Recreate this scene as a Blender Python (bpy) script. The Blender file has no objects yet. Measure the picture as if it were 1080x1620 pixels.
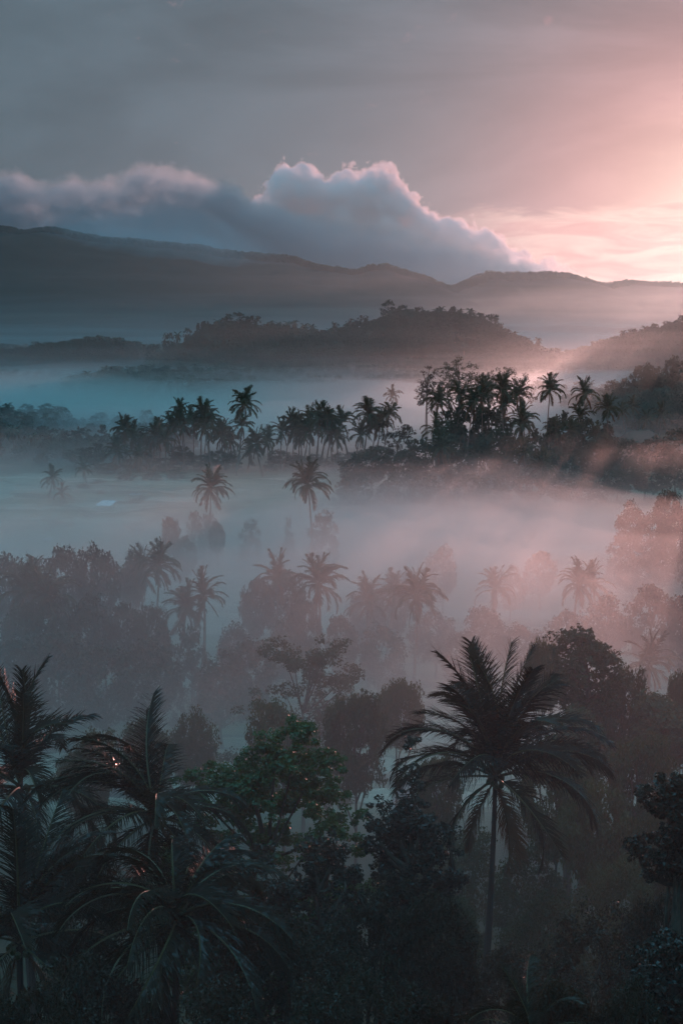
import bpy, math, random
import numpy as np
from mathutils import Vector, Matrix

# ---------------------------------------------------------------- camera
sc = bpy.context.scene
COL = sc.collection
PX = 2250.0                      # focal length in pixels of the 1080x1620 photograph
CAM_Z = 60.0
PITCH = math.atan(310.0 / PX)
cam_d = bpy.data.cameras.new('camera')
cam = bpy.data.objects.new('camera', cam_d)
COL.objects.link(cam)
cam_d.sensor_fit = 'VERTICAL'
cam_d.sensor_height = 36.0
cam_d.lens = PX / 1620.0 * 36.0
cam_d.clip_start = 0.5
cam_d.clip_end = 40000.0
cam.location = (0, 0, CAM_Z)
cam.rotation_euler = (math.pi / 2 - PITCH, 0, 0)
sc.camera = cam
sc.render.resolution_x, sc.render.resolution_y = 682, 1024

sc.render.engine = 'CYCLES'
cy = sc.cycles
cy.use_denoising = True
try:
    cy.denoiser = 'OPENIMAGEDENOISE'
    cy.denoising_input_passes = 'RGB_ALBEDO_NORMAL'
except Exception:
    pass
cy.use_adaptive_sampling = True
cy.adaptive_threshold = 0.02
cy.max_bounces = 10
cy.diffuse_bounces = 2
cy.glossy_bounces = 2
cy.transmission_bounces = 2
cy.volume_bounces = 8
cy.transparent_max_bounces = 128
cy.volume_step_rate = 1.0
cy.volume_max_steps = 512
cy.sample_clamp_indirect = 4.0
cy.caustics_reflective = False
cy.caustics_refractive = False

sc.view_settings.view_transform = 'Standard'
sc.view_settings.look = 'None'
sc.view_settings.gamma = 1.0
sc.view_settings.exposure = 0.6
sc.view_settings.use_curve_mapping = False

def srgb(r, g, b, k=1.0):
    f = lambda c: (c / 255 / 12.92 if c / 255 <= 0.04045 else ((c / 255 + 0.055) / 1.055) ** 2.4)
    return (f(r) * k, f(g) * k, f(b) * k, 1.0)

def ray(px, py):
    """Direction of a pixel of the photograph."""
    cx, cz = (px - 540) / PX, -(py - 810) / PX
    c, s = math.cos(PITCH), math.sin(PITCH)
    return Vector((cx, c + cz * s, -s + cz * c))

def P(px, py, Y):
    """The point Y metres ahead of the camera that the photograph shows at a pixel."""
    d = ray(px, py)
    return Vector((d.x * Y / d.y, Y, CAM_Z + d.z * Y / d.y))

# ---------------------------------------------------------------- sun and sky
SUN_DIR = ray(1165, 393).normalized()
SUN_AZ = math.atan2(SUN_DIR.x, SUN_DIR.y)
SUN_EL = math.asin(SUN_DIR.z)

world = bpy.data.worlds.new('World')
sc.world = world
world.use_nodes = True
wn, wl = world.node_tree.nodes, world.node_tree.links
wn.clear()

class NG:
    """Small helper for building node trees."""
    def __init__(s, nodes, links): s.n, s.l = nodes, links
    def put(s, sock, v):
        if hasattr(v, 'is_output') or isinstance(v, bpy.types.NodeSocket): s.l.new(v, sock)
        else: sock.default_value = v
    def math(s, op, a, b=None, c=None, clamp=False):
        n = s.n.new('ShaderNodeMath'); n.operation = op; n.use_clamp = clamp
        s.put(n.inputs[0], a)
        if b is not None: s.put(n.inputs[1], b)
        if c is not None: s.put(n.inputs[2], c)
        return n.outputs[0]
    def vec(s, op, a, b=None, scale=None):
        n = s.n.new('ShaderNodeVectorMath'); n.operation = op
        s.put(n.inputs[0], a)
        if b is not None: s.put(n.inputs[1], b)
        if scale is not None: s.put(n.inputs['Scale'], scale)
        return n.outputs['Value'] if op in ('DOT_PRODUCT', 'LENGTH', 'DISTANCE') else n.outputs[0]
    def sep(s, v):
        n = s.n.new('ShaderNodeSeparateXYZ'); s.put(n.inputs[0], v); return n.outputs
    def comb(s, x, y, z):
        n = s.n.new('ShaderNodeCombineXYZ')
        for i, v in enumerate((x, y, z)): s.put(n.inputs[i], v)
        return n.outputs[0]
    def noise(s, v, scale, detail=4, rough=0.5, dist=0.0):
        n = s.n.new('ShaderNodeTexNoise'); s.put(n.inputs['Vector'], v)
        n.inputs['Scale'].default_value = scale; n.inputs['Detail'].default_value = detail
        n.inputs['Roughness'].default_value = rough; n.inputs['Distortion'].default_value = dist
        return n.outputs['Fac']
    def ramp(s, f, stops, interp='EASE'):
        n = s.n.new('ShaderNodeValToRGB'); s.put(n.inputs[0], f)
        e = n.color_ramp.elements; n.color_ramp.interpolation = interp
        while len(e) < len(stops): e.new(0.5)
        for i, (p, c) in enumerate(stops):
            e[i].position = p; e[i].color = c if isinstance(c, tuple) else (c, c, c, 1)
        return n.outputs[0]
    def mix(s, f, a, b, mode='MIX', clamp=False):
        n = s.n.new('ShaderNodeMix'); n.data_type = 'RGBA'; n.blend_type = mode; n.clamp_result = clamp
        s.put(n.inputs[0], f); s.put(n.inputs[6], a); s.put(n.inputs[7], b)
        return n.outputs[2]
    def smooth(s, v, lo, hi, a=0.0, b=1.0):
        n = s.n.new('ShaderNodeMapRange'); n.interpolation_type = 'SMOOTHSTEP'; s.put(n.inputs[0], v)
        for i, q in enumerate((lo, hi, a, b)): s.put(n.inputs[i + 1], q)
        return n.outputs[0]

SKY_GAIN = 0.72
def build_sky():
    g = NG(wn, wl)
    tc = wn.new('ShaderNodeTexCoord').outputs['Generated']
    d = g.vec('NORMALIZE', tc)
    x, y, z = g.sep(d)[:3]
    az = g.math('MULTIPLY', g.math('ARCTAN2', x, y), 180 / math.pi)
    el = g.math('MULTIPLY', g.math('ARCSINE', z), 180 / math.pi)
    th = g.math('MULTIPLY', g.math('ARCCOSINE', g.math('MINIMUM', g.vec('DOT_PRODUCT', d, tuple(SUN_DIR)), 0.999999)), 180 / math.pi)
    R = lambda deg: (deg / 90.0) ** 0.5
    thn = g.math('POWER', g.math('DIVIDE', th, 90.0), 0.5, clamp=True)
    base = g.ramp(thn, [(0.0, srgb(255, 232, 214, 1.7)), (R(2.6), srgb(255, 218, 204, 1.12)), (R(4.6), srgb(236, 184, 178)),
                        (R(7.5), srgb(190, 151, 154)), (R(11), srgb(143, 132, 139)), (R(15), srgb(113, 119, 129)),
                        (R(20), srgb(97, 110, 121)), (R(27), srgb(86, 102, 114)), (R(45), srgb(82, 103, 114)), (1.0, srgb(68, 98, 113))], 'B_SPLINE')
    # high thin overcast: broad soft bands, a little lighter and darker
    q = g.comb(g.math('MULTIPLY', az, 0.055), g.math('MULTIPLY', el, 0.2), 0.0)
    n1 = g.noise(q, 1.3, 5, 0.55, 0.6)
    bands = g.smooth(n1, 0.30, 0.72, 0.84, 1.14)
    col = g.mix(1.0, base, g.comb(bands, bands, bands), 'MULTIPLY')
    hi = g.smooth(el, 7.5, 13.0)
    n3 = g.noise(g.comb(g.math('MULTIPLY', az, 0.11), g.math('MULTIPLY', el, 0.33), 3.0), 1.6, 5, 0.5, 0.4)
    dk = g.math('SUBTRACT', 1.0, g.math('MULTIPLY', hi, g.smooth(n3, 0.4, 0.62, 0.0, 0.16)))
    col = g.mix(1.0, col, g.comb(dk, dk, dk), 'MULTIPLY')
    # faint pink puffs
    n2 = g.noise(g.comb(g.math('MULTIPLY', az, 0.33), g.math('MULTIPLY', el, 0.6), 7.0), 1.7, 6, 0.6, 0.3)
    puff = g.math('MULTIPLY', g.smooth(n2, 0.63, 0.78), g.smooth(el, 4.0, 8.0))
    col = g.mix(g.math('MULTIPLY', puff, 0.30), col, srgb(196, 150, 155))
    # bright thin cloud sheet left of the sun
    wv = g.noise(g.comb(g.math('MULTIPLY', az, 0.12), g.math('MULTIPLY', el, 0.5), 1.0), 1.5, 6, 0.6, 0.8)
    elw = g.math('ADD', el, g.math('MULTIPLY', g.math('SUBTRACT', wv, 0.5), 2.2))
    top = g.math('ADD', 3.95, g.math('MULTIPLY', g.math('SUBTRACT', az, 5.0), 0.045))
    band = g.math('MULTIPLY', g.smooth(g.math('SUBTRACT', top, elw), -0.25, 0.35), g.smooth(az, 2.5, 9.0))
    band = g.math('MULTIPLY', band, g.smooth(az, 50.0, 22.0))
    wisp = g.noise(g.comb(g.math('MULTIPLY', az, 0.16), g.math('MULTIPLY', el, 0.85), 5.0), 2.0, 7, 0.62, 1.2)
    bandc = g.mix(g.smooth(wisp, 0.28, 0.72), srgb(236, 176, 172), srgb(255, 222, 208, 1.1))
    col = g.mix(g.math('MULTIPLY', band, 0.72), col, bandc)
    sky = wn.new('ShaderNodeTexSky'); sky.sky_type = 'NISHITA'; sky.sun_disc = False
    sky.sun_elevation = SUN_EL; sky.sun_rotation = SUN_AZ; sky.air_density = 1.4; sky.dust_density = 2.0
    skyc = g.mix(1.0, sky.outputs[0], (0.06, 0.06, 0.06, 1), 'MULTIPLY')
    # 6 % of the clear sky shows through the overcast
    col = g.mix(0.04, col, skyc)
    # extra gain and blue added towards the unseen zenith to brighten the mist
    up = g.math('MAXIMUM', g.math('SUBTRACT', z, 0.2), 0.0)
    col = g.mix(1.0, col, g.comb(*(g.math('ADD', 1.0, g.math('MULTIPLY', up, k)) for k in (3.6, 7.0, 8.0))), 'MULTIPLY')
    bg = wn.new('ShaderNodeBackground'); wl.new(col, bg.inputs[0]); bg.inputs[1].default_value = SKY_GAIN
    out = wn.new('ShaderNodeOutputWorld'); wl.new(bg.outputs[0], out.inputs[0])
build_sky()

sun_d = bpy.data.lights.new('sun', 'SUN')
sun_d.energy = 1.15
sun_d.angle = math.radians(0.6)
sun_d.color = (1.0, 0.41, 0.35)
sun = bpy.data.objects.new('sun', sun_d)
COL.objects.link(sun)
sun.rotation_euler = SUN_DIR.to_track_quat('Z', 'Y').to_euler()

# ---------------------------------------------------------------- helpers
def hash2(ix, iy, seed):
    h = (ix.astype(np.int64) * 374761393 + iy.astype(np.int64) * 668265263 + seed * 982451653) & 0xFFFFFFFF
    h = ((h ^ (h >> 13)) * 1274126177) & 0xFFFFFFFF
    return ((h ^ (h >> 16)) & 0xFFFF) / 65535.0

def vnoise(x, y, seed=0):
    x = np.asarray(x, float); y = np.asarray(y, float)
    ix, iy = np.floor(x), np.floor(y)
    fx, fy = x - ix, y - iy
    fx, fy = fx * fx * (3 - 2 * fx), fy * fy * (3 - 2 * fy)
    a = hash2(ix, iy, seed); b = hash2(ix + 1, iy, seed)
    c = hash2(ix, iy + 1, seed); d = hash2(ix + 1, iy + 1, seed)
    return (a * (1 - fx) + b * fx) * (1 - fy) + (c * (1 - fx) + d * fx) * fy

def fbm(x, y, seed=0, oct=4, gain=0.5):
    s, a, t = 0.0, 1.0, 0.0
    for o in range(oct):
        s = s + a * vnoise(np.asarray(x) * 2 ** o + 13.7 * o, np.asarray(y) * 2 ** o + 5.1 * o, seed + o)
        t += a; a *= gain
    return s / t

def sstep(x, lo, hi):
    t = np.clip((np.asarray(x, float) - lo) / (hi - lo), 0, 1)
    return t * t * (3 - 2 * t)

def mesh_from(name, verts, faces, mats=(), smooth=False, fmat=None):
    """verts (n,3); faces: list of (m,k) integer arrays."""
    me = bpy.data.meshes.new(name)
    verts = np.asarray(verts, np.float32)
    if not isinstance(faces, (list, tuple)): faces = [faces]
    faces = [np.asarray(f, np.int32) for f in faces if len(f)]
    me.vertices.add(len(verts)); me.vertices.foreach_set('co', verts.ravel())
    tot = np.concatenate([np.full(len(f), f.shape[1], np.int32) for f in faces])
    idx = np.concatenate([f.ravel() for f in faces])
    me.loops.add(len(idx)); me.loops.foreach_set('vertex_index', idx)
    me.polygons.add(len(tot))
    st = np.concatenate([[0], np.cumsum(tot)[:-1]]).astype(np.int32)
    me.polygons.foreach_set('loop_start', st); me.polygons.foreach_set('loop_total', tot)
    if fmat is not None: me.polygons.foreach_set('material_index', np.asarray(fmat, np.int32))
    me.polygons.foreach_set('use_smooth', np.full(len(tot), bool(smooth)))
    me.update(calc_edges=True)
    for m in mats: me.materials.append(m)
    return me

def add_obj(name, data, parent=None, loc=None, **props):
    o = bpy.data.objects.new(name, data)
    COL.objects.link(o)
    if parent is not None: o.parent = parent
    if loc is not None: o.location = loc
    for k, v in props.items(): o[k] = v
    return o

def grid_mesh(name, X, Y, Z, mats, smooth=True):
    r, c = X.shape
    v = np.stack([X, Y, Z], -1).reshape(-1, 3)
    i = np.arange(r * c).reshape(r, c)
    f = np.stack([i[:-1, :-1], i[:-1, 1:], i[1:, 1:], i[1:, :-1]], -1).reshape(-1, 4)
    return mesh_from(name, v, f, mats, smooth)

def new_mat(name):
    m = bpy.data.materials.new(name); m.use_nodes = True
    nt = m.node_tree; nt.nodes.clear()
    out = nt.nodes.new('ShaderNodeOutputMaterial')
    return m, NG(nt.nodes, nt.links), out

def bsdf(g, out, color, rough=0.7, spec=0.4, trans=0.0, normal=None):
    n = g.n.new('ShaderNodeBsdfPrincipled')
    g.put(n.inputs['Base Color'], color); g.put(n.inputs['Roughness'], rough)
    n.inputs['Specular IOR Level'].default_value = spec
    if normal is not None: g.l.new(normal, n.inputs['Normal'])
    g.l.new(n.outputs[0], out.inputs['Surface'])
    return n

def bump(g, h, strength, dist):
    n = g.n.new('ShaderNodeBump'); n.inputs['Strength'].default_value = strength
    n.inputs['Distance'].default_value = dist; g.l.new(h, n.inputs['Height'])
    return n.outputs[0]

# ---------------------------------------------------------------- terrain
def prof(pts, Y, drop=0.0):
    """Ridge line from pixels of the photograph, as (x, z) at distance Y."""
    q = [P(px, py, Y) for px, py in pts]
    return np.array([p.x for p in q]), np.array([p.z - drop for p in q])

RIDGES = [   # (y, front width, back width, (xs, zs))
    (1250, 190, 230, prof([(-900, 620), (0, 640), (170, 620), (240, 568), (290, 545), (340, 515), (372, 502), (420, 512), (470, 516), (520, 520), (560, 515),
                           (605, 500), (640, 490), (700, 492), (750, 496), (785, 512), (815, 530), (850, 552), (885, 568), (930, 600), (1100, 640), (1900, 640)], 1250, 11)),
    (1560, 200, 250, prof([(-1200, 520), (-300, 530), (0, 552), (60, 545), (110, 540), (150, 536), (190, 540), (235, 560), (330, 590), (700, 620), (1900, 620)], 1560, 11)),
    (940, 130, 170, prof([(-900, 600), (0, 604), (60, 598), (130, 590), (190, 580), (250, 578), (330, 582), (420, 590), (520, 590), (600, 596), (700, 606), (800, 616), (1900, 640)], 940, 10)),
    (1150, 150, 220, prof([(-900, 700), (840, 640), (880, 586), (905, 575), (940, 556), (990, 534), (1040, 516), (1080, 508), (1200, 480), (1500, 450), (2400, 420)], 1150, 10)),
    (640, 100, 140, prof([(-900, 700), (880, 700), (930, 655), (1000, 640), (1080, 615), (1200, 590), (1600, 560)], 640, 0)),
    (560, 70, 90, prof([(-900, 655), (-200, 668), (0, 680), (60, 690), (120, 720), (900, 760)], 560, 0)),
    (4000, 1300, 1200, prof([(-2500, 400), (-1200, 330), (-500, 345), (0, 360), (90, 363), (200, 379), (330, 387), (470, 404), (555, 422), (585, 413), (610, 411), (640, 418),
                             (690, 440), (715, 450), (745, 438), (775, 423), (830, 424), (880, 427), (925, 438), (955, 446), (1080, 452), (1400, 440), (2200, 430), (4000, 400)], 4000, 8)),
]

def height(x, y):
    x = np.asarray(x, float); y = np.asarray(y, float)
    base = np.interp(y, [-600, -60, 3, 6, 14, 58, 100, 150, 190, 290, 330, 380, 420, 470, 560, 700, 900, 2000, 3000, 6000, 9000],
                     [80, 60, 58, 54, 43, 25, 17, 11.5, 9.5, 10, 11.0, 13.2, 14.3, 12.2, 9, 8.5, 8, 9, 12, 12, 12])
    far = sstep(y, 120, 500)
    base = base + (fbm(x / 60, y / 60, 3) - 0.5) * (3 + 5 * sstep(y, 500, 800)) * sstep(y, 10, 60)
    # the right-hand side rises a little towards its groves
    base = base + 5 * sstep(x, 55, 130) * sstep(y, 230, 300) * (1 - sstep(y, 520, 620))
    base = base + 7 * sstep(x, 30, 90) * sstep(y, 70, 110) * (1 - sstep(y, 150, 200))
    z = base
    for yr, wf, wb, (xs, zs) in RIDGES:
        yy = y + (fbm(x / (wf * 1.6), 0 * x, int(yr)) - 0.5) * wf * 0.9
        w = np.where(yy < yr, wf, wb)
        g = np.exp(-((yy - yr) / w) ** 2)
        big = yr > 3000
        rough = (fbm(x / (wf * .45), y / (wf * .45), int(yr) + 9, 5) - 0.5) * wf * (0.16 if big else 0.06)
        top = np.interp(x, xs, zs) + (0 if yr < 1000 else (fbm(x / (yr * .02), 0 * x, int(yr) + 31, 3) - .5) * yr * .0065)
        z = np.maximum(z, base + (top - base) * g + rough * g * (1 - g) * 2)
    return z

def terrace(x, y, z):
    """Paddies: the cultivated parts step down in low terraces."""
    m = sstep(y, 120, 140) * (1 - sstep(y, 395, 420)) + sstep(y, 600, 640) * (1 - sstep(y, 800, 850)) * (1 - sstep(x, -40, 20))
    st = 0.75
    w = z + (fbm(x / 25, y / 25, 77, 3) - 0.5) * 1.2 + y * 0.012
    k = np.floor(w / st); fr = w / st - k
    s = (k + sstep(fr, 0.72, 1.0)) * st - (w - z)
    return z + (s - z) * m * 0.95

def H(x, y): 
    z = height(x, y)
    return terrace(x, y, z)
def h1(x, y): return float(H(np.array([x]), np.array([y]))[0])

def build_ground():
    ys = [-600, -400, -250, -120, -60, -30, -10]
    y = 0.0
    while y < 6600:
        ys.append(y)
        y += min(max(1.1, 1.1 + (y - 80) * 0.0075), 60) if y < 700 else (5 + (y - 700) * 0.008 if y < 2000 else 28)
    ys = np.array(ys)
    u = np.linspace(-1, 1, 520); u = np.sign(u) * (0.30 * np.abs(u) + 0.70 * np.abs(u) ** 3) * 1.6
    Y, U = np.meshgrid(ys, u, indexing='ij')
    X = U * (np.maximum(Y, 0) + 120)
    X = np.where(np.abs(U) > 1.5, X * 2.5, X)
    Z = H(X, Y)
    m, g, out = new_mat('earth_and_grass')
    geo = g.n.new('ShaderNodeNewGeometry'); p = geo.outputs['Position']
    x, y, z = g.sep(p)[:3]
    n = g.noise(p, 0.11, 6, 0.6); n2 = g.noise(p, 0.9, 5, 0.65)
    field = g.mix(g.smooth(n, 0.35, 0.65), (0.085, 0.12, 0.055, 1), (0.23, 0.21, 0.13, 1))
    vc = g.n.new('ShaderNodeTexVoronoi'); vc.inputs['Scale'].default_value = 1.0
    pw = g.vec('ADD', g.vec('MULTIPLY', p, (.045, .16, 0)), g.vec('SCALE', g.comb(n, n, 0), scale=.8)); g.l.new(pw, vc.inputs['Vector'])
    plot = g.sep(vc.outputs['Color'])[0]
    field = g.mix(g.smooth(plot, .35, .9), field, (.36, .34, .24, 1))
    ve = g.n.new('ShaderNodeTexVoronoi'); ve.feature = 'DISTANCE_TO_EDGE'; g.l.new(pw, ve.inputs['Vector']); ve.inputs['Scale'].default_value = 1.0
    field = g.mix(g.smooth(ve.outputs['Distance'], .02, .07), (.035, .05, .025, 1), field)
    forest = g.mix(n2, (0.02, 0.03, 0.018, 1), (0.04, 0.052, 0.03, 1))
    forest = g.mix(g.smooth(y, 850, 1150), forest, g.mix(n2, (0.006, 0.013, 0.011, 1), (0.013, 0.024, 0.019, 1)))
    inval = g.math('MULTIPLY', g.smooth(y, 120, 140), g.smooth(y, 430, 400))
    lf = g.math('MULTIPLY', g.math('MULTIPLY', g.smooth(y, 600, 640), g.smooth(y, 860, 800)), g.smooth(x, 10, -60))
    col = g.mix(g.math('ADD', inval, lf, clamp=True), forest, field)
    nn = g.noise(g.vec('MULTIPLY', p, (0.25, 0.9, 0.9)), 0.5, 6, 0.7)
    col = g.mix(0.5, col, g.mix(nn, (0.3, 0.3, 0.3, 1), (1.5, 1.5, 1.5, 1)), 'MULTIPLY')
    wet = g.math('MULTIPLY', g.math('MULTIPLY', g.smooth(plot, .55, .62), g.smooth(ve.outputs['Distance'], .04, .08)), g.math('ADD', inval, lf, clamp=True))
    rough = g.math('SUBTRACT', .85, g.math('MULTIPLY', wet, .58))
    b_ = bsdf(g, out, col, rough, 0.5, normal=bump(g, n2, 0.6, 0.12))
    g.put(b_.inputs['Specular IOR Level'], g.math('ADD', .04, g.math('MULTIPLY', g.math('ADD', inval, lf, clamp=True), .46)))
    me = grid_mesh('ground', X, Y, Z, [m])
    add_obj('ground', me, kind='structure')
build_ground()

# ---------------------------------------------------------------- plant materials
def leaf_mat(name, a, b, rough=0.5, spec=0.4, trans=0.25, tcol=None, wet=0.0):
    m, g, out = new_mat(name)
    oi = g.n.new('ShaderNodeObjectInfo').outputs['Random']
    tc = g.n.new('ShaderNodeTexCoord').outputs['Object']
    n = g.noise(tc, 0.9, 3, 0.6)
    f = g.math('ADD', g.math('MULTIPLY', n, 1.3), g.math('SUBTRACT', g.math('MULTIPLY', oi, 0.7), 0.5), clamp=True)
    col = g.mix(f, a, b)
    p = g.n.new('ShaderNodeBsdfPrincipled')
    g.l.new(col, p.inputs['Base Color']); p.inputs['Specular IOR Level'].default_value = spec
    if wet:
        w = g.noise(tc, 5.0, 2, 0.5)
        g.put(p.inputs['Roughness'], g.smooth(w, 0.50, 0.60, rough, wet)); g.put(p.inputs['Specular IOR Level'], g.smooth(w, 0.50, 0.60, spec, 0.65))
    else: p.inputs['Roughness'].default_value = rough
    if trans > 0:
        t = g.n.new('ShaderNodeBsdfTranslucent')
        g.put(t.inputs['Color'], g.mix(1.0, col, tcol or (1.3, 1.5, 0.6, 1), 'MULTIPLY'))
        ms = g.n.new('ShaderNodeMixShader'); ms.inputs[0].default_value = trans
        g.l.new(p.outputs[0], ms.inputs[1]); g.l.new(t.outputs[0], ms.inputs[2])
        g.l.new(ms.outputs[0], out.inputs['Surface'])
    else: g.l.new(p.outputs[0], out.inputs['Surface'])
    return m

def bark_mat(name, a, b, ring=0.0):
    m, g, out = new_mat(name)
    tc = g.n.new('ShaderNodeTexCoord').outputs['Object']
    n = g.noise(g.vec('MULTIPLY', tc, (1, 1, 0.35)), 6.0, 5, 0.65)
    bsdf(g, out, g.mix(g.smooth(n, 0.3, 0.7), a, b), 0.85, 0.25, normal=bump(g, n, 0.7, 0.03))
    return m

MAT = {
    'palm': leaf_mat('palm_leaf', (0.017, 0.016, 0.012, 1), (0.040, 0.034, 0.020, 1), 0.6, 0.12, 0.12, wet=0.13),
    'palm_far': leaf_mat('palm_leaf_distant', (0.018, 0.030, 0.012, 1), (0.045, 0.055, 0.022, 1), 0.5, 0.35, 0.15),
    'dead': leaf_mat('dry_frond', (0.07, 0.045, 0.028, 1), (0.13, 0.085, 0.05, 1), 0.7, 0.2, 0.15),
    'rib': leaf_mat('frond_rib', (0.07, 0.065, 0.03, 1), (0.13, 0.11, 0.05, 1), 0.4, 0.35, 0.0),
    'green': leaf_mat('fresh_leaf', (0.028, 0.072, 0.020, 1), (0.050, 0.118, 0.030, 1), 0.42, 0.5, 0.35, wet=0.14),
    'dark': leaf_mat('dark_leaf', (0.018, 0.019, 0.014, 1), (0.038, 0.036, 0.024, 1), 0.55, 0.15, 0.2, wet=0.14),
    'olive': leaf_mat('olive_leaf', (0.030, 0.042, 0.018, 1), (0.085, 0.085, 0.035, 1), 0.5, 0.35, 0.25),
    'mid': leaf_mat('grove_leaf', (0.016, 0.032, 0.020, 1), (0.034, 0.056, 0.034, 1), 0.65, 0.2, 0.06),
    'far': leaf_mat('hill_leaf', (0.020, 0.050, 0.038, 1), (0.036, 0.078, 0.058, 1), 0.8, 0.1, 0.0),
    'bark': bark_mat('bark', (0.05, 0.04, 0.03, 1), (0.13, 0.11, 0.085, 1)),
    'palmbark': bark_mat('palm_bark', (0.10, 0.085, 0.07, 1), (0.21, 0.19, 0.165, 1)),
    'palmbark_near': bark_mat('palm_bark_dark', (0.035, 0.03, 0.026, 1), (0.085, 0.075, 0.065, 1)),  # darker tone than the bark of the distant palms
    'nut': leaf_mat('coconut_husk', (0.06, 0.075, 0.03, 1), (0.12, 0.10, 0.04, 1), 0.45, 0.4, 0.0),
}

# ---------------------------------------------------------------- geometry builders
class Geo:
    def __init__(s): s.v = []; s.q = []; s.t = []; s.qm = []; s.tm = []; s.n = 0
    def add(s, v, q=None, t=None, m=0):
        v = np.asarray(v, float).reshape(-1, 3)
        s.v.append(v)
        if q is not None and len(q): s.q.append(np.asarray(q) + s.n); s.qm.append(np.full(len(q), m))
        if t is not None and len(t): s.t.append(np.asarray(t) + s.n); s.tm.append(np.full(len(t), m))
        s.n += len(v)
    def tube(s, pts, rad, sides=6, m=0):
        pts = np.asarray(pts, float); k = len(pts)
        rad = np.broadcast_to(rad, (k,))
        tg = np.gradient(pts, axis=0); tg /= np.linalg.norm(tg, axis=1, keepdims=True) + 1e-9
        ref = np.array([0.3, 0.9, 0.1]) if abs(tg[0, 2]) > 0.6 else np.array([0, 0, 1.0])
        a = np.cross(tg, ref); a /= np.linalg.norm(a, axis=1, keepdims=True) + 1e-9
        b = np.cross(tg, a)
        an = np.arange(sides) / sides * 2 * np.pi
        ring = pts[:, None] + rad[:, None, None] * (a[:, None] * np.cos(an)[None, :, None] + b[:, None] * np.sin(an)[None, :, None])
        i = np.arange(k * sides).reshape(k, sides); j = np.roll(i, -1, 1)
        q = np.stack([i[:-1], j[:-1], j[1:], i[1:]], -1).reshape(-1, 4)
        s.add(ring.reshape(-1, 3), q, m=m)
    def mesh(s, name, mats, smooth=False):
        fs, ms = [], []
        if s.q: fs.append(np.concatenate(s.q)); ms.append(np.concatenate(s.qm))
        if s.t: fs.append(np.concatenate(s.t)); ms.append(np.concatenate(s.tm))
        return mesh_from(name, np.concatenate(s.v), fs, mats, smooth, np.concatenate(ms))

def frond_mesh(name, L, a0, bend, n, K, ll, lw, seed, mats, hang=0.55, ribr=0.035, power=1.4, side=0.0):
    """A pinnate palm leaf from the origin towards +X: rib and two rows of hanging leaflets."""
    rng = np.random.default_rng(seed)
    S = 14
    s = np.linspace(0, 1, S + 1)
    ang = math.radians(a0) - math.radians(bend) * s ** power
    dl = L / S
    x = np.concatenate([[0], np.cumsum(np.cos((ang[1:] + ang[:-1]) / 2) * dl)])
    z = np.concatenate([[0], np.cumsum(np.sin((ang[1:] + ang[:-1]) / 2) * dl)])
    y = side * L * s ** 2 * 0.3
    pts = np.stack([x, y, z], -1)
    g = Geo()
    g.tube(pts, ribr * (1.15 - s) + 0.004, 4, 1)
    for sd in (-1, 1):
        t = np.linspace(0.13, 0.995, n) + rng.uniform(-.3, .3, n) / n
        t = np.clip(t, 0.1, 1)
        gap = fbm(t * 9, t * 0, seed + (3 if sd > 0 else 8), 2)      # torn stretches
        bp = np.stack([np.interp(t, s, pts[:, i]) for i in range(3)], -1)
        a = np.interp(t, s, ang)
        T = np.stack([np.cos(a), 0 * a, np.sin(a)], -1)          # along the rib
        N = np.stack([-np.sin(a), 0 * a, np.cos(a)], -1)         # above the rib
        B = np.zeros_like(T); B[:, 1] = sd
        ln = ll * (0.45 + 0.75 * np.sin(np.pi * np.clip((t - 0.02) * 0.93, 0, 1) ** 0.75)) * (1 - 0.45 * np.clip(t - 0.75, 0, 1) * 4 * 0.6) * rng.uniform(.72, 1.12, n) * np.where(gap < .27, .35, 1.0)
        fw = 0.5 + 0.8 * t + rng.uniform(-.22, .22, n)          # how far leaflets sweep forwards
        up = rng.uniform(0.05, 0.35, n)
        D = B + T * fw[:, None] + N * up[:, None]
        D /= np.linalg.norm(D, axis=1, keepdims=True)
        pos = bp.copy(); rings = []
        hg = hang * rng.uniform(.5, 1.7, n)
        for k in range(K + 1):
            f = k / K
            w = lw * (1 - f ** 1.6) * 0.5 + (0.004 if k < K else 0)
            W = np.cross(D, B * 0 + np.array([0, 0, 1.0])); W /= np.linalg.norm(W, axis=1, keepdims=True) + 1e-6
            W = W * 0.55 + np.cross(D, W) * 0.8
            if k < K: rings.append(np.stack([pos - W * w, pos + W * w], 1))
            else: rings.append(pos[:, None])
            D = D + np.array([0, 0, -1.0]) * (hg / K * (0.7 + f))[:, None]
            D /= np.linalg.norm(D, axis=1, keepdims=True)
            pos = pos + D * (ln / K)[:, None]
        V = np.concatenate(rings, 1)            # n, 2K+1
        per = 2 * K + 1
        o = (np.arange(n) * per)[:, None]
        q = np.concatenate([o + np.array([2 * k, 2 * k + 1, 2 * k + 3, 2 * k + 2]) for k in range(K - 1)]) if K > 1 else None
        tt = o + np.array([2 * K - 2, 2 * K - 1, 2 * K])
        g.add(V.reshape(-1, 3), q, tt, 0)
    return g.mesh(name, mats)

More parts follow.
